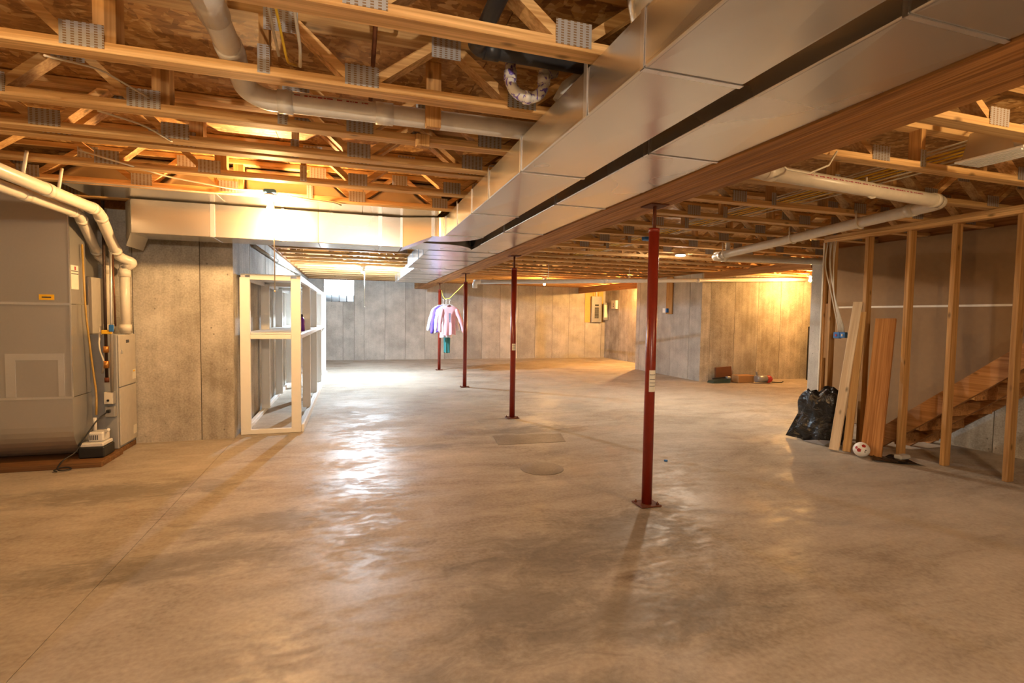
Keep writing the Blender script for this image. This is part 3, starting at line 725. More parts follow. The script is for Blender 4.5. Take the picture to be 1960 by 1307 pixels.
# furnace vent pipes
def vent(label, pts, drop, r):
    t = thing('vent_pipe', label, 'pipe', drop[1], 'furnace vent pipes')
    part('pipe_body', MB().tube(elbowed(pts, .09, 5), r, 22), PVCW, t)
    part('down_pipe', MB().tube(drop, r*.93, 22), PVCW, t)
    a, b_ = Vector(pts[1]), Vector(pts[2]); d = (b_-a).normalized(); L = (b_-a).length
    for q in (.10, L-.10): sleeve(t, a+d*(q-.02), a+d*(q+.02), r+.005, PVCW)
    for yy in (4.6, 5.28): sleeve(t, (pts[0][0], yy, pts[0][2]+(pts[1][2]-pts[0][2])*(yy-pts[0][1])/(pts[1][1]-pts[0][1])), (pts[0][0], yy+.07, pts[0][2]+(pts[1][2]-pts[0][2])*(yy+.07-pts[0][1])/(pts[1][1]-pts[0][1])), r+.005, PVCW)
    sleeve(t, Vector(drop[0])-Vector((0, 0, .04)), Vector(drop[0])-Vector((0, 0, .12)), r+.006, PVCW)
    sleeve(t, Vector(drop[1])+Vector((0, 0, .02)), Vector(drop[1])+Vector((0, 0, .09)), r+.006, PVCW)
    return t
v1 = vent('upper cream vent pipe slanting down to the furnace top', [(-2.13, 1.5, 2.275), (-2.13, 5.42, 2.275), (-2.205, 6.02, 1.93), (-2.10, 6.09, 1.885), (-2.185, 6.10, 1.83)], [(-2.185, 6.10, 1.86), (-2.185, 6.10, 1.172)], .046)
v2 = vent('lower cream vent pipe running beneath the upper one to the furnace', [(-2.268, 1.5, 2.215), (-2.268, 5.42, 2.235), (-2.40, 6.10, 1.935), (-2.36, 6.13, 1.90), (-2.335, 6.13, 1.86)], [(-2.335, 6.13, 1.89), (-2.335, 6.13, 1.172)], .042)
for y in (4.34, 4.78): part('hanger_rod', MB().tube([(-2.13, y, 2.275), (-2.10, y, Z_T+.03)], .011, 8), PVCW, v1)

# right-hand drain pipes
RR = .05
r_ = thing('drain_pipe', 'cream PVC drain pipe looping below the right-hand trusses', 'pipe', (4.5, 3, 2.33))
part('pipe_body', MB().tube(elbowed([(2.3, 2.74, 2.375), (4.56, 2.95, 2.372), (4.99, 6.28, 2.30), (7.45, 6.30, 2.345)], .13, 6), RR, 22), PVCW, r_)
sleeve(r_, (4.38, 2.933, 2.372), (4.44, 2.939, 2.372), RR+.006, PVCW); sleeve(r_, (4.592, 3.2, 2.367), (4.60, 3.27, 2.365), RR+.006, PVCW)
sleeve(r_, (4.955, 6.02, 2.306), (4.963, 6.08, 2.3045), RR+.006, PVCW); sleeve(r_, (5.16, 6.283, 2.303), (5.23, 6.284, 2.304), RR+.006, PVCW); sleeve(r_, (2.58, 2.766, 2.375), (2.66, 2.773, 2.375), RR+.006, PVCW)
dashes(r_, (2.9, 2.796, 2.374), (4.2, 2.916, 2.373), RR, 1.3, REDINK); dashes(r_, (4.65, 3.7, 2.356), (4.93, 5.8, 2.31), RR, -.5, REDINK)
for (x, y, z) in ((3.66, 2.867, 2.373), (4.66, 3.75, 2.355), (4.78, 4.65, 2.337), (4.95, 5.95, 2.308)):
    part('pipe_hook', MB().tube([(x-.06, y, Z_T+.02), (x-.06, y, z)]+[(x-.058*math.cos(a), y, z-.058*math.sin(a)) for a in [PI*i/6 for i in range(1, 7)]], .008, 8), PVCW, r_)
part('riser', MB().tube([(5.02, 6.0, 2.34), (5.02, 6.0, 2.60)], .028, 14), PVC, r_)
q = thing('drain_pipe', 'second cream PVC pipe entering the concrete pillar below the joists', 'pipe', (6.6, 6.6, 2.39))
part('pipe_body', MB().tube([(5.3, 6.60, 2.382), (7.46, 6.62, 2.386)], .048, 20), PVCW, q)
w = thing('drain_pipe', 'long straight white drain pipe crossing in front of the gray wall', 'pipe', (6, 9.5, 2.2), None)
part('pipe_body', MB().tube([(2.20, 9.5, 2.045), (10.2, 9.5, 2.375)], .042, 20), PVC, w)
for x in (2.9, 4.9, 6.05, 7.15): sleeve(w, (x, 9.5, 2.045+(x-2.2)*.04125), (x+.09, 9.5, 2.045+(x+.09-2.2)*.04125), .047, PVC)
part('end_elbow', MB().tube(elbowed([(2.32, 9.5, 2.05), (2.215, 9.5, 2.045), (2.215, 9.5, 1.93)], .05, 5), .046, 16), PVC, w)
for x in (3.7, 5.5): part('pipe_hook', MB().tube([(x, 9.5, Z_T+.02), (x, 9.5, 2.045+(x-2.2)*.04125)], .007, 8), PVC, w)
m = thing('wall_conduit', 'white conduit sloping along the left wall above the white shelf', 'pipe', (-1.2, 9, 2.28))
part('pipe_body', MB().tube([(-1.215, 7.45, 2.272), (-1.215, 9.6, 2.276), (-1.18, 13.2, 2.33)], .022, 14), PVC, m)
sleeve(m, (-1.215, 9.45, 2.2757), (-1.214, 9.62, 2.2762), .028, PVC)

# floor register boot between the right trusses
g = thing('air_register', 'white louvred air register on a metal boot between right trusses', 'register', (3.7, 2.1, 2.39))
part('boot', MB().prism([(1.99, 2.405), (2.26, 2.405), (2.22, 2.56), (2.03, 2.56)], 3.61, 3.76, 0), GALV, g)
fr = part('grille_frame', MB().bbox(3.58, 3.80, 1.93, 2.28, 2.390, 2.404, .003), WHITEP, g)
for i in range(7): part('louvre', MB().box(3.595+i*.028, 3.610+i*.028, 1.95, 2.26, 2.384, 2.3895), WHITEP, fr)

# ------------------------------------------------------------------ cables
def cable(label, pts, r, mat, group='ceiling cables', n=6, rd=.06):
    return single('cable', MB().tube(elbowed(pts, rd, 4), r, n), mat, label, 'cable', group)
cable('white cable hanging straight down through the chase of the nearest truss', [(-.345, 1.95, 2.735), (-.31, 2.1, 2.6), (-.30, 2.45, 2.50)], .006, CABLE)
cable('white cable curving down beside the diagonal web of the second truss', [(-.20, 2.0, 2.735), (-.22, 2.15, 2.62), (-.21, 2.4, 2.52), (-.22, 2.5, 2.49)], .007, CABLE)
cable('yellow cable clipped along the truss post near the drain pipe', [(-.31, 1.99, 2.735), (-.29, 2.2, 2.62), (-.27, 2.48, 2.49), (-.26, 2.75, 2.60)], .006, YCABLE)
cable('bright yellow cable sagging at the top beside the round collar', [(.55, 1.55, 2.735), (.68, 1.62, 2.70), (.78, 1.70, 2.66), (.84, 1.78, 2.70)], .009, YCABLE)
cable('thin white cable slanting across the bays at the upper left', [(-1.20, 2.62, 2.436), (-1.10, 2.85, 2.50), (-1.0, 3.15, 2.50)], .005, CABLE)
cable('thin white cable slanting below the third truss at the left', [(-1.28, 3.28, 2.45), (-1.15, 3.5, 2.47), (-1.05, 3.66, 2.436)], .006, CABLE)
cable('white cable lit by the bulb, running left from the blue box', [(-.75, 4.99, 2.47), (-.95, 4.85, 2.432), (-1.35, 4.60, 2.432), (-1.75, 4.2, 2.47)], .006, CABLE)
cable('white cable lit by the bulb, running right from the blue box', [(-.63, 4.99, 2.45), (-.40, 5.02, 2.432), (-.15, 5.08, 2.43), (-.10, 5.17, 2.43)], .006, CABLE)
cable('thin brown cable strung along the last truss above the branch duct', [(-2.2, 5.05, 2.43), (-1.6, 5.05, 2.431), (-1.1, 5.06, 2.431), (-.8, 5.03, 2.44)], .006, CABLE)
for i in range(10):
    x = 3.81+.045*i; z = 2.525+.018*((i*7) % 5)
    cable('%s electrical cable in the bundle through the right trusses, %s from the beam' % (('white' if i % 3 else 'yellow'), ORD[i]),
          [(x, 1.99, z+.02), (x+.03*math.sin(i), 4.0, z), (x-.04*math.sin(i*2), 6.0, z+.01), (x, 9.0, z)], .006, CABLE if i % 3 else YCABLE, 'cable bundle right of the beam')
single('cable', MB().tube([(2.30, 2.50, 2.43), (2.50, 2.50, 2.31), (2.66, 2.49, 2.30), (2.80, 2.48, 2.36), (2.86, 2.48, 2.45)], .006, 8), CABLE, 'loose loop of cable dangling below the beam by the right-hand pipe', 'cable', 'ceiling cables')
for i in range(5):
    y = 4.85-.028*i
    cable('white cable dropping down the end stud to the blue box, %s from the left' % ORD[i],
          [(5.52, y, 2.36), (5.505, y+.03*math.sin(i*3+1), 2.1), (5.51, 4.76-.012*i+.02*math.sin(i*5), 1.72), (5.505, 4.66-.018*i, 1.36), (5.515, 4.65-.018*i, 1.272)], .007, CABLE, 'cables down the end stud', 6, .12)

# ------------------------------------------------------------------ furnace corner
f = thing('furnace', 'beige and grey gas furnace cabinet against the left concrete wall', 'furnace', (-2.45, 6.07, .05))
part('cabinet', MB().bbox(-2.76, -2.176, 5.86, 6.27, .05, 1.17, .006), GREYC, f)
u_ = part('upper_door', MB().bbox(-2.176, -2.160, 5.872, 6.262, .655, 1.162, .005), TANC, f)
l_ = part('lower_door', MB().bbox(-2.176, -2.160, 5.872, 6.262, .075, .645, .005), TANC, f)
part('badge', MB().box(-2.1605, -2.158, 6.03, 6.10, 1.08, 1.11), DARKINK, u_)
sk = part('spec_sticker', MB().box(-2.1605, -2.158, 6.17, 6.25, .70, .80), PAPER, u_)
part('yellow_stripe', MB().box(-2.1582, -2.1572, 6.18, 6.23, .775, .79), YELLOW, sk)
part('louvre_sticker', MB().box(-2.1605, -2.158, 6.17, 6.25, .13, .22), PAPER, l_)
for z in (1.0,): part('latch', MB().bbox(-2.176, -2.150, 5.90, 5.93, z-.02, z+.02, .004), STRIP, u_)
kb = thing('coil_cabinet', 'beige coil cabinet stacked on the furnace under the plenum', 'cabinet', (-2.5, 6.08, 1.17))
part('body', MB().bbox(-2.76, -2.40, 5.88, 6.26, 1.172, 1.72, .005), TANC, kb)
part('hinge_strip', MB().box(-2.60, -2.585, 5.874, 5.8795, 1.18, 1.71), GALVD, kb)
lb = part('white_tag', MB().box(-2.50, -2.455, 5.872, 5.8785, 1.35, 1.52), PAPER, kb)
part('round_port', MB().tube([(-2.475, 5.8705, 1.60), (-2.475, 5.881, 1.60)], .012, 12), BLACK, kb); part('tag_hole', MB().tube([(-2.478, 5.8695, 1.49), (-2.478, 5.8725, 1.49)], .010, 12), BLACK, lb)
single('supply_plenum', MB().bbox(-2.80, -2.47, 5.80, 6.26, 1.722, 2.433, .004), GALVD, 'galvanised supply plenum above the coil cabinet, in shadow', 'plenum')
# return-air drop with a rounded heel
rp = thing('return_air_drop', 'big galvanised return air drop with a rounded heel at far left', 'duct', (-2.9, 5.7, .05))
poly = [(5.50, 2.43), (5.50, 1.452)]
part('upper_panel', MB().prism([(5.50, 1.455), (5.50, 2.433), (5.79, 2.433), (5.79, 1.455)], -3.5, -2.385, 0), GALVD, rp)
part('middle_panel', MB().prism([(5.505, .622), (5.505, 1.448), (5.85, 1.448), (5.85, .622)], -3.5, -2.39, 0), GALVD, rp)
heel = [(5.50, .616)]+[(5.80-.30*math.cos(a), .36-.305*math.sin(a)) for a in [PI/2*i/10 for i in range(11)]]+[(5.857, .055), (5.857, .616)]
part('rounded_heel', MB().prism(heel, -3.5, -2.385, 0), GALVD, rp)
part('seam_strip', MB().box(-3.5, -2.384, 5.494, 5.500, 1.44, 1.462), STRIP, rp); part('seam_strip', MB().box(-3.5, -2.384, 5.495, 5.503, .610, .630), STRIP, rp)
part('corner_strip', MB().box(-2.387, -2.379, 5.495, 5.512, .62, 2.43), STRIP, rp)
for (a, b, c_, d) in ((-2.86, -2.44, .955, 1.014), (-2.86, -2.79, .632, .955), (-2.485, -2.44, .632, .955)):
    part('foil_tape', MB().box(a, b, 5.5015, 5.5045, c_, d), STRIP, rp)
st = part('yellow_sticker', MB().box(-2.606, -2.497, 5.497, 5.4995, 1.484, 1.532), YELLOW, rp)
part('sticker_print', MB().box(-2.585, -2.518, 5.4955, 5.4968, 1.503, 1.513), DARKINK, st)
wl = part('white_sticker', MB().box(-2.3845, -2.382, 5.525, 5.655, 1.585, 1.80), PAPER, rp)
for zz in (1.745, 1.72): part('sticker_bar', MB().box(-2.3818, -2.3808, 5.53, 5.65, zz, zz+.007), DARKINK, wl)
part('sticker_mark', MB().box(-2.3818, -2.3808, 5.585, 5.61, 1.757, 1.79), REDINK, wl)
# wood platform under the furnace and drop
single('plywood_platform', MB().bbox(-3.4, -2.14, 5.40, 5.855, .001, .048, .003), PLINTH, 'thin stained wooden platform under the furnace and return drop', 'platform')
single('wood_runner', MB().bbox(-2.74, -2.17, 5.862, 6.26, .001, .048, .003), PLINTH, 'wood runner beneath the furnace cabinet', 'board')
gp = thing('gas_pipe', 'black iron gas pipe with valves running down the furnace side', 'pipe', (-2.22, 5.80, .75))
part('pipe_body', MB().tube([(-2.24, 5.80, 2.43), (-2.24, 5.80, .74)], .013, 12), IRON, gp)
part('union', MB().tube([(-2.24, 5.80, 1.06), (-2.24, 5.80, 1.0)], .024, 8), BRASS, gp); part('union', MB().tube([(-2.24, 5.80, .92), (-2.24, 5.80, .85)], .024, 8), BRASS, gp); part('drip_cap', MB().tube([(-2.24, 5.80, .76), (-2.24, 5.80, .715)], .019, 10), RUST, gp)
part('valve_body', MB().bbox(-2.27, -2.185, 5.778, 5.822, 1.175, 1.215, .006), YELLOW, gp); part('valve_handle', MB().bbox(-2.205, -2.165, 5.77, 5.782, 1.20, 1.265, .004), BLUEBOX, gp)
part('flexible_line', MB().tube(elbowed([(-2.29, 5.82, 1.25), (-2.30, 5.80, 1.05), (-2.25, 5.79, .90), (-2.29, 5.84, .80)], .08, 5), .008, 8), CABLE, gp)
cd = thing('conduit', 'grey metal conduit dropping to the furnace switch box', 'conduit', (-2.19, 5.80, .6))
part('conduit_body', MB().tube(elbowed([(-2.185, 5.80, 1.95), (-2.19, 5.80, 1.5), (-2.20, 5.80, .62)], .07, 5), .013, 10), GALVD, cd)
part('rigid_line', MB().tube([(-2.16, 5.80, 1.25), (-2.17, 5.80, 1.93)], .008, 8), COPPER, cd)
sb = thing('switch_box', 'metal service switch box on the furnace side', 'switch', (-2.215, 5.80, .5))
part('box_body', MB().bbox(-2.27, -2.19, 5.80, 5.858, .50, .62, .005), GALVD, sb); part('cover_plate', MB().bbox(-2.265, -2.195, 5.793, 5.80, .505, .615, .003), PAPER, sb); part('toggle', MB().bbox(-2.24, -2.22, 5.783, 5.793, .53, .55, .003), BLACK, sb)
ob = thing('outlet_box', 'metal outlet box below the switch with a black plug', 'outlet', (-2.22, 5.80, .4))
part('box_body', MB().bbox(-2.265, -2.185, 5.81, 5.858, .375, .475, .005), GALVD, ob); part('plug', MB().bbox(-2.245, -2.215, 5.775, 5.81, .42, .45, .004), BLACK, ob)
cp = thing('condensate_pump', 'small white condensate pump on a black tank beside the furnace', 'pump', (-2.3, 5.66, .05))
part('tank', MB().bbox(-2.375, -2.175, 5.545, 5.77, .05, .15, .01), BLACK, cp)
hd = part('pump_head', MB().bbox(-2.365, -2.185, 5.555, 5.76, .151, .185, .006), PVC, cp)
part('motor_cover', MB().bbox(-2.32, -2.20, 5.60, 5.74, .186, .275, .012), PVC, cp)
for i in range(5): part('cooling_slot', MB().box(-2.305+i*.014, -2.298+i*.014, 5.598, 5.5995, .205, .25), DARKINK, hd)
part('discharge_fitting', MB().tube([(-2.29, 5.67, .276), (-2.29, 5.67, .40)], .014, 10), CREAMCAP, cp); part('outlet_spout', MB().tube([(-2.21, 5.66, .26), (-2.165, 5.62, .295)], .013, 10), PVC, cp)
part('power_cord', MB().tube(elbowed([(-2.23, 5.77, .435), (-2.27, 5.66, .38), (-2.33, 5.55, .23), (-2.37, 5.50, .12), (-2.42, 5.39, .085), (-2.45, 5.35, .02), (-2.40, 5.31, .012), (-2.33, 5.36, .012), (-2.40, 5.38, .03), (-2.47, 5.34, .012), (-2.42, 5.29, .012)], .05, 5), .006, 8), BLACK, cp)
single('drain_tube', MB().tube(elbowed([(-2.36, 5.68, 2.0), (-2.355, 5.70, 1.4), (-2.33, 5.74, .9), (-2.30, 5.74, .6), (-2.29, 5.70, .42)], .15, 5), .009, 8), plain('amber_tube', (.42, .26, .06), .3), 'amber plastic drain tube hanging beside the return air drop', 'tube')

# ------------------------------------------------------------------ white shelf against the left wall
sh = thing('storage_shelf', 'tall white painted timber shelf frame along the left wall', 'shelf', (-.9, 9.3, 0))
SX0, SX1, SY0, SY1 = -1.215, -.575, 6.45, 12.42
PW, PT = .105, .05
for y in (SY0, 7.87, 9.28, 10.70, SY1-PT):
    for (xa_, xb_) in ((SX0, SX0+PW), (SX1-PW, SX1)):
        part('post', MB().bbox(xa_, xb_, y, y+PT, .052, 1.80, .003), WHITEP, sh)
for z in (.002, 1.10, 1.775):
    for (xa_, xb_) in ((SX0, SX0+PT), (SX1-PT, SX1)):
        part('long_rail', MB().bbox(xa_+.001, xb_-.001, SY0+PT+.002, SY1, z if z < 1 else z, z+.055, .003) if z < .5 else MB().bbox(xa_+(.002 if xa_ < -1 else .001), xb_-.001, SY0+PT+.002, SY1, z, z+.055, .003), WHITEP, sh)
    part('front_rail', MB().bbox(SX0+(0 if z < .5 else PW+.001), SX1-(0 if z < .5 else PW+.001), SY0-.001, SY0+PT-.002, z, z+.052, .003), WHITEP, sh)
    if z > .5:
        for y in (7.92, 9.33, 10.75): part('cross_rail', MB().bbox(SX0+PT+.002, SX1-PT-.002, y+.002, y+.04, z, z+.05, .003), WHITEP, sh)
part('middle_deck', MB().bbox(SX0+.002, SX1-.002, SY0+.055, SY1, 1.156, 1.170, .002), WHITEP, sh)
part('top_deck', MB().bbox(SX0+.002, SX1-.002, SY0+.055, SY1, 1.831, 1.843, .002), WHITEP, sh)
single('kerb_board', MB().bbox(SX1+.002, SX1+.03, SY0+.02, SY1, .001, .09, .003), WHITEP, 'low white board along the floor at the front of the shelf', 'board')
pb = thing('purple_bottle', 'purple plastic bottle standing on the middle shelf', 'bottle', (-.635, 7.2, 1.17))
part('body', MB().lathe((-.635, 7.2, 1.17), [(.042, 0), (.045, .01), (.045, .14), (.03, .17), (.018, .185)], 18), PURPLE, pb)
part('cap', MB().lathe((-.635, 7.2, 1.355), [(.022, 0), (.022, .03), (.010, .035)], 14), NAVY, pb)

# ------------------------------------------------------------------ clothes on a yellow rope
single('clothes_rope', MB().tube([(2.150, 9.80, 2.10), (2.20, 11.0, 1.965), (2.22, 12.15, 1.815), (2.215, 12.75, 1.81), (2.18, 12.90, 1.90), (2.172, 13.04, 2.04)], .009, 8), YROPE, 'yellow rope tied between the two far columns', 'rope')
def shirt(label, x, y, z, mat, w=.30, h=.70, sl=.56, out=(.06, .13), sleeves=True, hanger=True, fold=.016, seed=0):
    """z: collar height. Hangs facing the camera: oval body with folds, sloping shoulders, hollow neck, two hanging sleeves."""
    t = thing('hanging_shirt', label, 'shirt', (x, y, z-h), 'clothes hung on the rope')
    n, m_ = 32, 14; mb = MB(); rnd = random.Random(seed)
    ph = [rnd.uniform(0, 6.28) for _ in range(3)]
    for i in range(m_+1):
        s = i/m_
        hw = .075+(w*.72-.075)*min(1, s/.14)**.8 if s < .14 else w*.72-(w*.22)*min(1, (s-.14)/.16) if s < .30 else w*.5*(1.0+.06*math.sin(s*6+ph[0]))
        for j in range(n):
            a = 2*PI*j/n
            d = .018+.028*min(1, s*5)+fold*s*math.sin(5*a+ph[0])+fold*.7*s*math.sin(9*a+ph[1]+2*s)
            dip = -.05*max(0, -math.sin(a))*(1-min(1, s/.14))
            mb.v.append(Vector((x+hw*math.cos(a), y+d*math.sin(a), z-s*h+dip+.014*s*math.sin(3*a+ph[2]))))
    for i in range(m_):
        for j in range(n): mb.f.append([i*n+j, i*n+(j+1) % n, (i+1)*n+(j+1) % n, (i+1)*n+j]); mb.sm.append(True)
    bd = part('body', mb, mat, t)
    if sleeves:
        for s, o_ in ((-1, out[0]), (1, out[1])):
            p0 = Vector((x+s*(w*.72-.045), y, z-.14)); p3 = Vector((x+s*(w*.72+o_), y-.015, z-.10-sl))
            pts = [p0+(p3-p0)*q+Vector((s*.02*math.sin(q*PI), .008*math.sin(q*9+seed), 0)) for q in [i/8 for i in range(9)]]
            part('sleeve', MB().tube([p0+Vector((-s*.03, 0, .045))]+pts, [.040]+[.060-.024*i/8+.005*math.sin(i*2.1) for i in range(9)], 14), mat, t)
    if hanger:
        part('hanger', MB().tube(elbowed([(x-.02, y, z+.12), (x, y, z+.145), (x+.022, y, z+.12), (x, y, z+.09), (x, y, z+.02)], .012, 3), .005, 6), WHITEP, t)
        for sg in (-1, 1): part('hanger_arm', MB().bar((x+sg*.13, y, z-.05), (x, y, z+.025), .012, .014), WHITEP, t)
    return t, bd
s1, bd = shirt('pink long-sleeved sweatshirt with a chest print, frontmost on the rope', 2.235, 12.25, 1.655, PINK, .31, .72, .56, (.0, .13), seed=1)
pr = MB()
for i in range(5):
    pr.add([(2.225+dx, 12.183, 1.44-.045*i+dz) for dx, dz in ((-.02+.004*i, .02), (.035-.003*i, .02), (.035-.002*i, -.022), (-.012+.003*i, -.022))], [(0, 1, 2, 3)])
part('chest_print', pr, PRINT, s1)
shirt('white long-sleeved shirt hanging right behind the pink sweatshirt', 2.18, 12.40, 1.655, LAV, .31, .78, .52, (.03, .08), seed=2)
shirt('violet shirt peeking out behind the white shirt sleeve', 2.13, 12.54, 1.66, BLUEV, .31, .66, .60, (.05, .05), seed=3)
shirt('pale shirt second from the back of the hanging clothes', 2.11, 12.67, 1.665, LAV, .32, .70, .54, (.10, .05), seed=4, hanger=False)
shirt('dark shirt at the back, its sleeve showing at the right', 2.30, 12.80, 1.68, NAVY, .32, .60, .54, (.02, .14), seed=5, hanger=False)
shirt('long teal garment hanging lowest, beside the far column', 2.30, 12.92, 1.66, TEAL, .17, 1.20, .3, sleeves=False, hanger=False, seed=6)

# ------------------------------------------------------------------ electrical panel in the alcove
bk = single('plywood_backer', MB().bbox(7.76, 8.46, Y_FAR-.022, Y_FAR-.004, 1.24, 2.36, .002), plain('plywood', (.62, .38, .10), .6), 'tall plywood board behind the open electrical panel', 'board')
ep = thing('electrical_panel', 'open grey electrical panel with black breakers on plywood', 'electrical panel', (8.2, 16.28, 1.24))
part('panel_box', MB().bbox(7.97, 8.36, 16.24, Y_FAR-.023, 1.25, 2.15, .006), GREYT, ep)
part('main_breaker', MB().box(8.09, 8.23, 16.228, 16.239, 1.81, 1.87), BLACK, ep)
for i in range(12):
    for sx in (0, 1): part('breaker', MB().box(8.085+sx*.08, 8.155+sx*.08, 16.228, 16.239, 1.39+i*.032, 1.414+i*.032), BLACK, ep)
dr = part('panel_door', MB().bbox(8.365, 8.535, 16.12, 16.14, 1.33, 1.93, .004), GREYT, ep)
part('circuit_directory', MB().box(8.39, 8.51, 16.116, 16.1195, 1.42, 1.86), PAPER, dr)
single('feed_conduit', MB().tube([(8.17, 16.32, 2.15), (8.17, 16.32, 2.44)], .025, 12), PVC, 'short white conduit rising from the electrical panel', 'conduit')
mt = thing('meter_box', 'small pale utility box on the alcove side wall', 'box', (8.5, 15.6, 1.75))
part('box_body', MB().bbox(8.46, 8.545, 15.45, 15.75, 1.72, 2.0, .005), CREAMCAP, mt)
for z in (1.80, 1.88): part('indicator', MB().tube([(8.452, 15.60, z), (8.461, 15.60, z)], .02, 10), BLACK, mt)
for i in range(3): cable('orange lit cable above the panel, %s from the left' % ORD[i], [(8.05+.12*i, 16.33, 2.44), (8.08+.1*i, 16.33, 2.3), (8.06+.1*i, 16.33, 2.152)], .01, YCABLE, 'cables above the electrical panel')
wb = single('nailer_board', MB().bbox(X_R-.04, X_R-.004, 10.80, 11.05, 1.52, 2.43, .003), WZ, 'short upright pine board on the gray concrete wall', 'board')
on = thing('outlet_box', 'blue outlet box with a white cover on the gray wall board', 'outlet', (X_R-.07, 11.05, 1.56))
part('box_body', MB().bbox(X_R-.10, X_R-.042, 10.93, 11.03, 1.56, 1.66, .004), BLUEBOX, on); part('cover_plate', MB().bbox(X_R-.106, X_R-.10, 10.97, 11.09, 1.555, 1.665, .003), WHITEP, on)
single('blue_cable_box', MB().bbox(3.55, 3.68, 5.75, 5.85, 2.40, 2.47, .01), BLUEBOX, 'blue junction box under a right-hand truss near the disc light', 'junction box')

# ------------------------------------------------------------------ stud wall and stair at the right
sx0, sx1 = 5.535, 5.622
tp = thing('top_plate', 'long pine top plate carried by the stud wall', 'timber', (5.58, 3, 2.36))
for i in (0, 1): part('plate_ply', MB().bbox(sx0, sx1, .6, 4.92, 2.362+.038*i, 2.399+.038*i, .002), WY, tp)
sl_ = ['second stud from the right, beside the stair', 'middle stud of the stair wall', 'stud behind the orange leaning board', 'stud behind the pale leaning board']
for i, y in enumerate((2.955, 3.465, 3.89, 4.345)):
    single('wall_stud', MB().bbox(sx0, sx1, y, y+.042, .001, 2.36, .003), WZ, ['rightmost pine wall stud, close to the frame edge', 'pine wall stud left of the rightmost one, beside the stair', 'pine wall stud to the right of the orange leaning board', 'pine wall stud partly behind the pale leaning boards'][i], 'stud', 'pine wall studs')
ks = thing('end_stud', 'doubled end studs of the pine stud wall next to the concrete pillar', 'stud', (5.58, 4.85, 0), 'pine wall studs')
part('king_stud', MB().bbox(sx0, sx1, 4.875, 4.915, .001, 2.36, .003), WZ, ks); part('jack_stud', MB().bbox(sx0, sx1, 4.79, 4.83, .001, 2.36, .003), WZ, ks)
part('filler_block', MB().bbox(sx0+.01, sx1-.005, 4.831, 4.874, .95, 1.62, .003), WZ, ks); part('edge_strip', MB().bbox(sx0-.012, sx0-.001, 4.90, 4.918, .001, 2.36, .001), PAPER, ks)
db = thing('outlet_box', 'blue double outlet box at the end of the hanging cables', 'outlet', (5.51, 4.62, 1.2), None)
part('box_body', MB().bbox(5.49, 5.534, 4.62, 4.70, 1.20, 1.275, .005), BLUEBOX, db); part('box_body', MB().bbox(5.49, 5.534, 4.545, 4.615, 1.21, 1.275, .005), BLUEBOX, db); part('switch', MB().bbox(5.482, 5.489, 4.65, 4.67, 1.225, 1.25, .002), REDT, db); part('switch', MB().bbox(5.482, 5.489, 4.57, 4.59, 1.228, 1.255, .002), PAPER, db)
def strg(y, o=0): return .259+.82*(4.174-y)+o
st = thing('basement_stair', 'pine stair with sloping stringers rising behind the stud wall', 'stair', (6.05, 3.6, 0))
def stringer(xa_, xb_, top, vd, y0):
    yb0 = 4.174+(.259+top)/.82                          # where the top edge meets the floor
    yb1 = 4.174+(.259+top-vd)/.82
    return MB().prism([(yb0, .001), (y0, strg(y0, top)), (y0, strg(y0, top-vd)), (yb1, .001)], xa_, xb_, 0)
part('stringer', stringer(5.70, 5.74, 0, .235, 1.3), HEAD, st); part('stringer', stringer(6.42, 6.46, -.02, .235, 1.3), HEAD, st)
part('middle_stringer', stringer(6.05, 6.09, -.12, .16, 1.3), HEAD, st)
for k in range(8):
    y = 4.05-.245*k; z = strg(y, -.10)
    part('riser', MB().box(5.742, 6.418, y+.03, y+.045, z-.205, z-.002), HEAD, st)
    part('tread', MB().bbox(5.742, 6.418, y-.20, y+.05, z, z+.035, .003), WX, st)
# drywall behind the stair
dw = struct('wall_drywall', MB().prism([(5.72, .01), (5.72, 1.592), (2.55, 1.592), (4.45, .03), (4.45, .01)], 6.585, 6.60, 0), DRY)
part('drywall_sheet', MB().box(6.585, 6.60, .6, 5.72, 1.606, 2.435), DRY, dw)
part('drywall_sheet', MB().prism([(2.55, 1.592), (.6, 1.592), (.6, 1.58), (2.56, 1.58)], 6.586, 6.599, 0), DRY, dw)
part('joint_tape', MB().box(6.580, 6.5845, .6, 5.70, 1.588, 1.612), TAPE, dw)

# leaning boards
def lean(name, b0, b1, t0, t1, th, mat, label):
    """b0,b1 bottom corners (x,y), t0,t1 top corners (x,y,z); built upright in its own frame, then leaned."""
    p0, p1, q0, q1 = Vector((*b0, .004)), Vector((*b1, .004)), Vector(t0), Vector(t1)
    lz = ((q0+q1)/2-(p0+p1)/2); L = lz.length; lz.normalize()
    lx = (p1-p0); wd = (lx-lz*lx.dot(lz)).length; lx = (lx-lz*lx.dot(lz)).normalized(); ly = lz.cross(lx)
    if ly.x < 0: lx = -lx; ly = -ly
    me = MB().bbox(-wd/2, wd/2, 0, th, 0, L, .003).mesh(name)
    o = link(name, me, mat)
    c = (p0+p1)/2+Vector((0, 0, max(0.0, -ly.z*th, abs(lx.z)*wd/2-ly.z*th)+.002))
    o.matrix_world = Matrix(((lx.x, ly.x, lz.x, c.x), (lx.y, ly.y, lz.y, c.y), (lx.z, ly.z, lz.z, c.z), (0, 0, 0, 1)))
    return tag(o, label, 'board', 'boards leaning on the stud wall')
lean('pale_board', (4.94, 4.22), (4.975, 4.135), (5.44, 4.42, 1.615), (5.475, 4.335, 1.615), .035, PALE, 'pale white-pine board leaning on the studs beside the black bag')
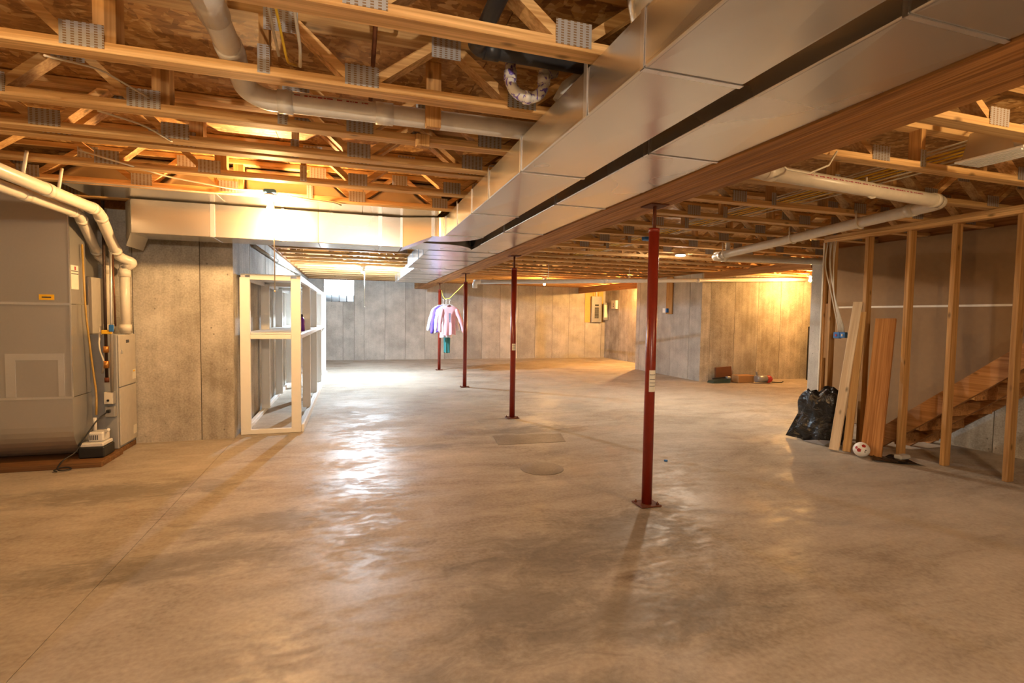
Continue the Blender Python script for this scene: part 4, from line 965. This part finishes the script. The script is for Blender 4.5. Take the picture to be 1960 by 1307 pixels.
lean('pale_board', (5.02, 4.125), (5.05, 4.055), (5.435, 4.35, 1.50), (5.465, 4.28, 1.50), .028, wood('yellow_board', 2, (.42, .24, .09), (.66, .44, .20), tone=.05), 'yellowish pine board half hidden behind the pale leaning board')
lean('orange_board', (5.10, 3.985), (5.165, 3.81), (5.45, 4.16, 1.43), (5.515, 3.985, 1.43), .032, CEDAR, 'wide orange-stained board leaning on the studs behind the ball')

# black bag
bg_ = thing('rubbish_bag', 'open crumpled black plastic bag on the floor beside the pillar', 'bag', (5.32, 4.62, 0))
mb = MB(); n, m_ = 40, 16; rnd = random.Random(3)
for i in range(m_+1):
    s = i/m_
    for j in range(n):
        a = 2*PI*j/n
        r0 = .235*(1+.10*math.sin(3*a+1)+.06*math.sin(7*a+s*4)+.05*math.sin(11*a-s*9))*(1.0-.10*s+.10*math.sin(s*3))
        zz = .005+.55*s*(1+.07*math.sin(2*a+.6)+.05*math.sin(5*a)) if s > 0 else .004
        mb.v.append(Vector((5.27+r0*.92*math.cos(a)+.02*math.sin(9*s+a), 4.60+r0*1.0*math.sin(a), zz)))
for i in range(m_):
    for j in range(n): mb.f.append([i*n+j, i*n+(j+1) % n, (i+1)*n+(j+1) % n, (i+1)*n+j]); mb.sm.append(True)
mb.f.append([j for j in range(n)]); mb.sm.append(False)
o = len(mb.v)                                             # crumpled inner lip
for i in range(1, 4):
    for j in range(n):
        q = mb.v[m_*n+j]; c0 = Vector((5.27, 4.60, q.z)); mb.v.append(c0+(q-c0)*(1-.10*i)+Vector((0, 0, (.015, -.04, -.16)[i-1]+.02*math.sin(6*j*.3+i))))
rows = [m_*n, o, o+n, o+2*n]
for r0, r1 in zip(rows, rows[1:]):
    for j in range(n): mb.f.append([r0+j, r0+(j+1) % n, r1+(j+1) % n, r1+j]); mb.sm.append(True)
part('bag_skin', mb, BAG, bg_)
part('bag_tail', MB().add([(5.05, 4.75, .30), (5.00, 4.86, .02), (5.05, 4.70, .015), (5.20, 4.40, .22), (5.30, 4.36, .30)], [(0, 1, 2, 3), (0, 3, 4)]), BAG, bg_)
single('cardboard_scrap', MB().add([(5.02, 4.62, .012), (5.06, 4.38, .012), (5.22, 4.28, .012), (5.14, 4.33, .07), (5.06, 4.48, .05), (5.02, 4.62, .004), (5.06, 4.38, .004), (5.22, 4.28, .004)], [(0, 1, 4), (1, 3, 4), (1, 2, 3), (0, 5, 6, 1), (1, 6, 7, 2)]), plain('grey_cloth', (.26, .27, .29), .8), 'pale grey scrap poking out under the black bag', 'scrap')

# ball
bl = thing('soccer_ball', 'small white ball with red patches beside the orange board', 'ball', (5.045, 3.93, 0))
bc = Vector((5.045, 3.93, .078)); R = .076
part('ball_skin', MB().ball(bc, R, 28, 18), WHITEP, bl)
view = (Vector((0, 0, 1.4))-bc).normalized(); sx = view.cross(Vector((0, 0, 1))).normalized(); sy = sx.cross(view)
for (a, b_, rr, mt_) in ((-.30, -.12, .30, REDT), (.30, .62, .28, REDT), (.55, -.05, .10, DARKINK), (.45, -.30, .09, DARKINK), (-.75, .25, .22, REDT)):
    d = (view+sx*-a+sy*b_).normalized(); e1 = d.orthogonal().normalized(); e2 = d.cross(e1)
    vs = [bc+(d+e1*rr*math.cos(2*PI*i/5)+e2*rr*math.sin(2*PI*i/5)).normalized()*(R+.0012) for i in range(5)]+[bc+d*(R+.0022)]
    part('patch', MB().add(vs, [(i, (i+1) % 5, 5) for i in range(5)], True), mt_, bl)
# black cloth and clear package
bcl = MB()
def quad_pt(u, v_):
    c0, c1, c2, c3 = Vector((4.99, 3.77, 0)), Vector((5.35, 3.50, 0)), Vector((5.40, 3.80, 0)), Vector((5.22, 3.93, 0))
    return (c0*(1-u)+c1*u)*(1-v_)+(c3*(1-u)+c2*u)*v_
nx_, ny_ = 14, 10
for i in range(nx_+1):
    for j in range(ny_+1):
        u, v_ = i/nx_, j/ny_; q_ = quad_pt(u, v_)
        bcl.v.append(Vector((q_.x, q_.y, .010+.045*max(0, math.sin(u*5+v_*4))*(v_*(1-u)*1.6)+.007*math.sin(9*u+7*v_))))
for i in range(nx_):
    for j in range(ny_): bcl.f.append([i*(ny_+1)+j, (i+1)*(ny_+1)+j, (i+1)*(ny_+1)+j+1, i*(ny_+1)+j+1]); bcl.sm.append(True)
single('black_plastic_sheet', bcl, BAG, 'flat black plastic scrap on the floor in front of the studs', 'sheet')
m_, nt_, b_ = new_mat('clear_plastic'); b_.inputs['Base Color'].default_value = (.75, .75, .72, 1); b_.inputs['Roughness'].default_value = .12; b_.inputs['Transmission Weight'].default_value = .45
single('clear_package', MB().bbox(5.19, 5.33, 3.63, 3.71, .035, .08, .012), m_, 'clear plastic package lying on the black scrap', 'package')

# ------------------------------------------------------------------ odds and ends in the recess
tt = thing('tool_tray', 'long dark green tool tray at the foot of the recess wall', 'tray', (7.75, 9.45, 0))
part('tray_body', MB().prism([(7.56, .002), (8.02, .002), (8.04, .09), (7.60, .05)], 9.36, 9.56, 1), TEALD, tt); part('tray_arm', MB().bar((7.58, 9.40, .10), (7.95, 9.45, .115), .03, .03), BLACK, tt); part('clip', MB().bbox(7.96, 8.05, 9.38, 9.46, .09, .14, .006), GREYT, tt)
single('brown_case', MB().prism([(7.86, .03), (8.30, .001), (8.26, .34), (7.84, .32)], 9.62, 9.67, 1), BROWNB, 'reddish brown flat case leaning on the recess wall', 'case')
single('tan_box', MB().bbox(8.18, 8.62, 9.30, 9.52, .001, .17, .012), plain('tan_cardboard', (.36, .19, .07), .8), 'low tan cardboard box on the recess floor', 'box')
ct = thing('power_tool', 'red and grey power tool lying by the tan box', 'tool', (8.75, 9.2, 0))
part('motor_body', MB().tube([(8.55, 9.18, .10), (8.80, 9.16, .10)], [.07, .085], 16), GREYT, ct); part('red_housing', MB().ball((8.86, 9.15, .095), .093, 16, 10, (1.1, .9, .95)), REDT, ct); part('handle', MB().bar((8.60, 9.18, .14), (8.56, 9.18, .26), .03, .03), GREYT, ct)
part('cord', MB().tube([(8.95, 9.14, .03), (9.10, 9.20, .012), (9.25, 9.16, .012), (9.32, 9.19, .025)], .010, 8), BLACK, ct)
bp_ = thing('black_light_bar', 'tall black narrow panel with round white spots in the recess corner', 'panel', (10.4, 9.45, 0))
part('panel_body', MB().bbox(10.33, 10.46, 9.40, 9.52, .001, 1.27, .006), BLACK, bp_)
for z in (.28, .45, .60, .72, .15): part('spot', MB().tube([(10.40, 9.392, z), (10.40, 9.3995, z)], .035, 12), PAPER, bp_)

# ------------------------------------------------------------------ floor marks
single('round_floor_patch', MB().lathe((1.675, 4.375, 0), [(.20, .0005), (.20, .003), (.197, .004)], 40), PATCH, 'round darker concrete plug in the floor near the nearest column', 'floor patch')
single('square_floor_patch', MB().prism([(1.57, 5.72), (1.52, 5.30), (2.30, 5.27), (2.40, 5.66)], .0005, .003, 2), PATCH, 'dark four-sided concrete patch in the floor between the columns', 'floor patch')
single('blue_bottle_cap', MB().lathe((2.95, 4.30, .001), [(.018, 0), (.018, .012), (.015, .014)], 14), BLUEBOX, 'small blue cap on the floor right of the nearest column', 'cap')
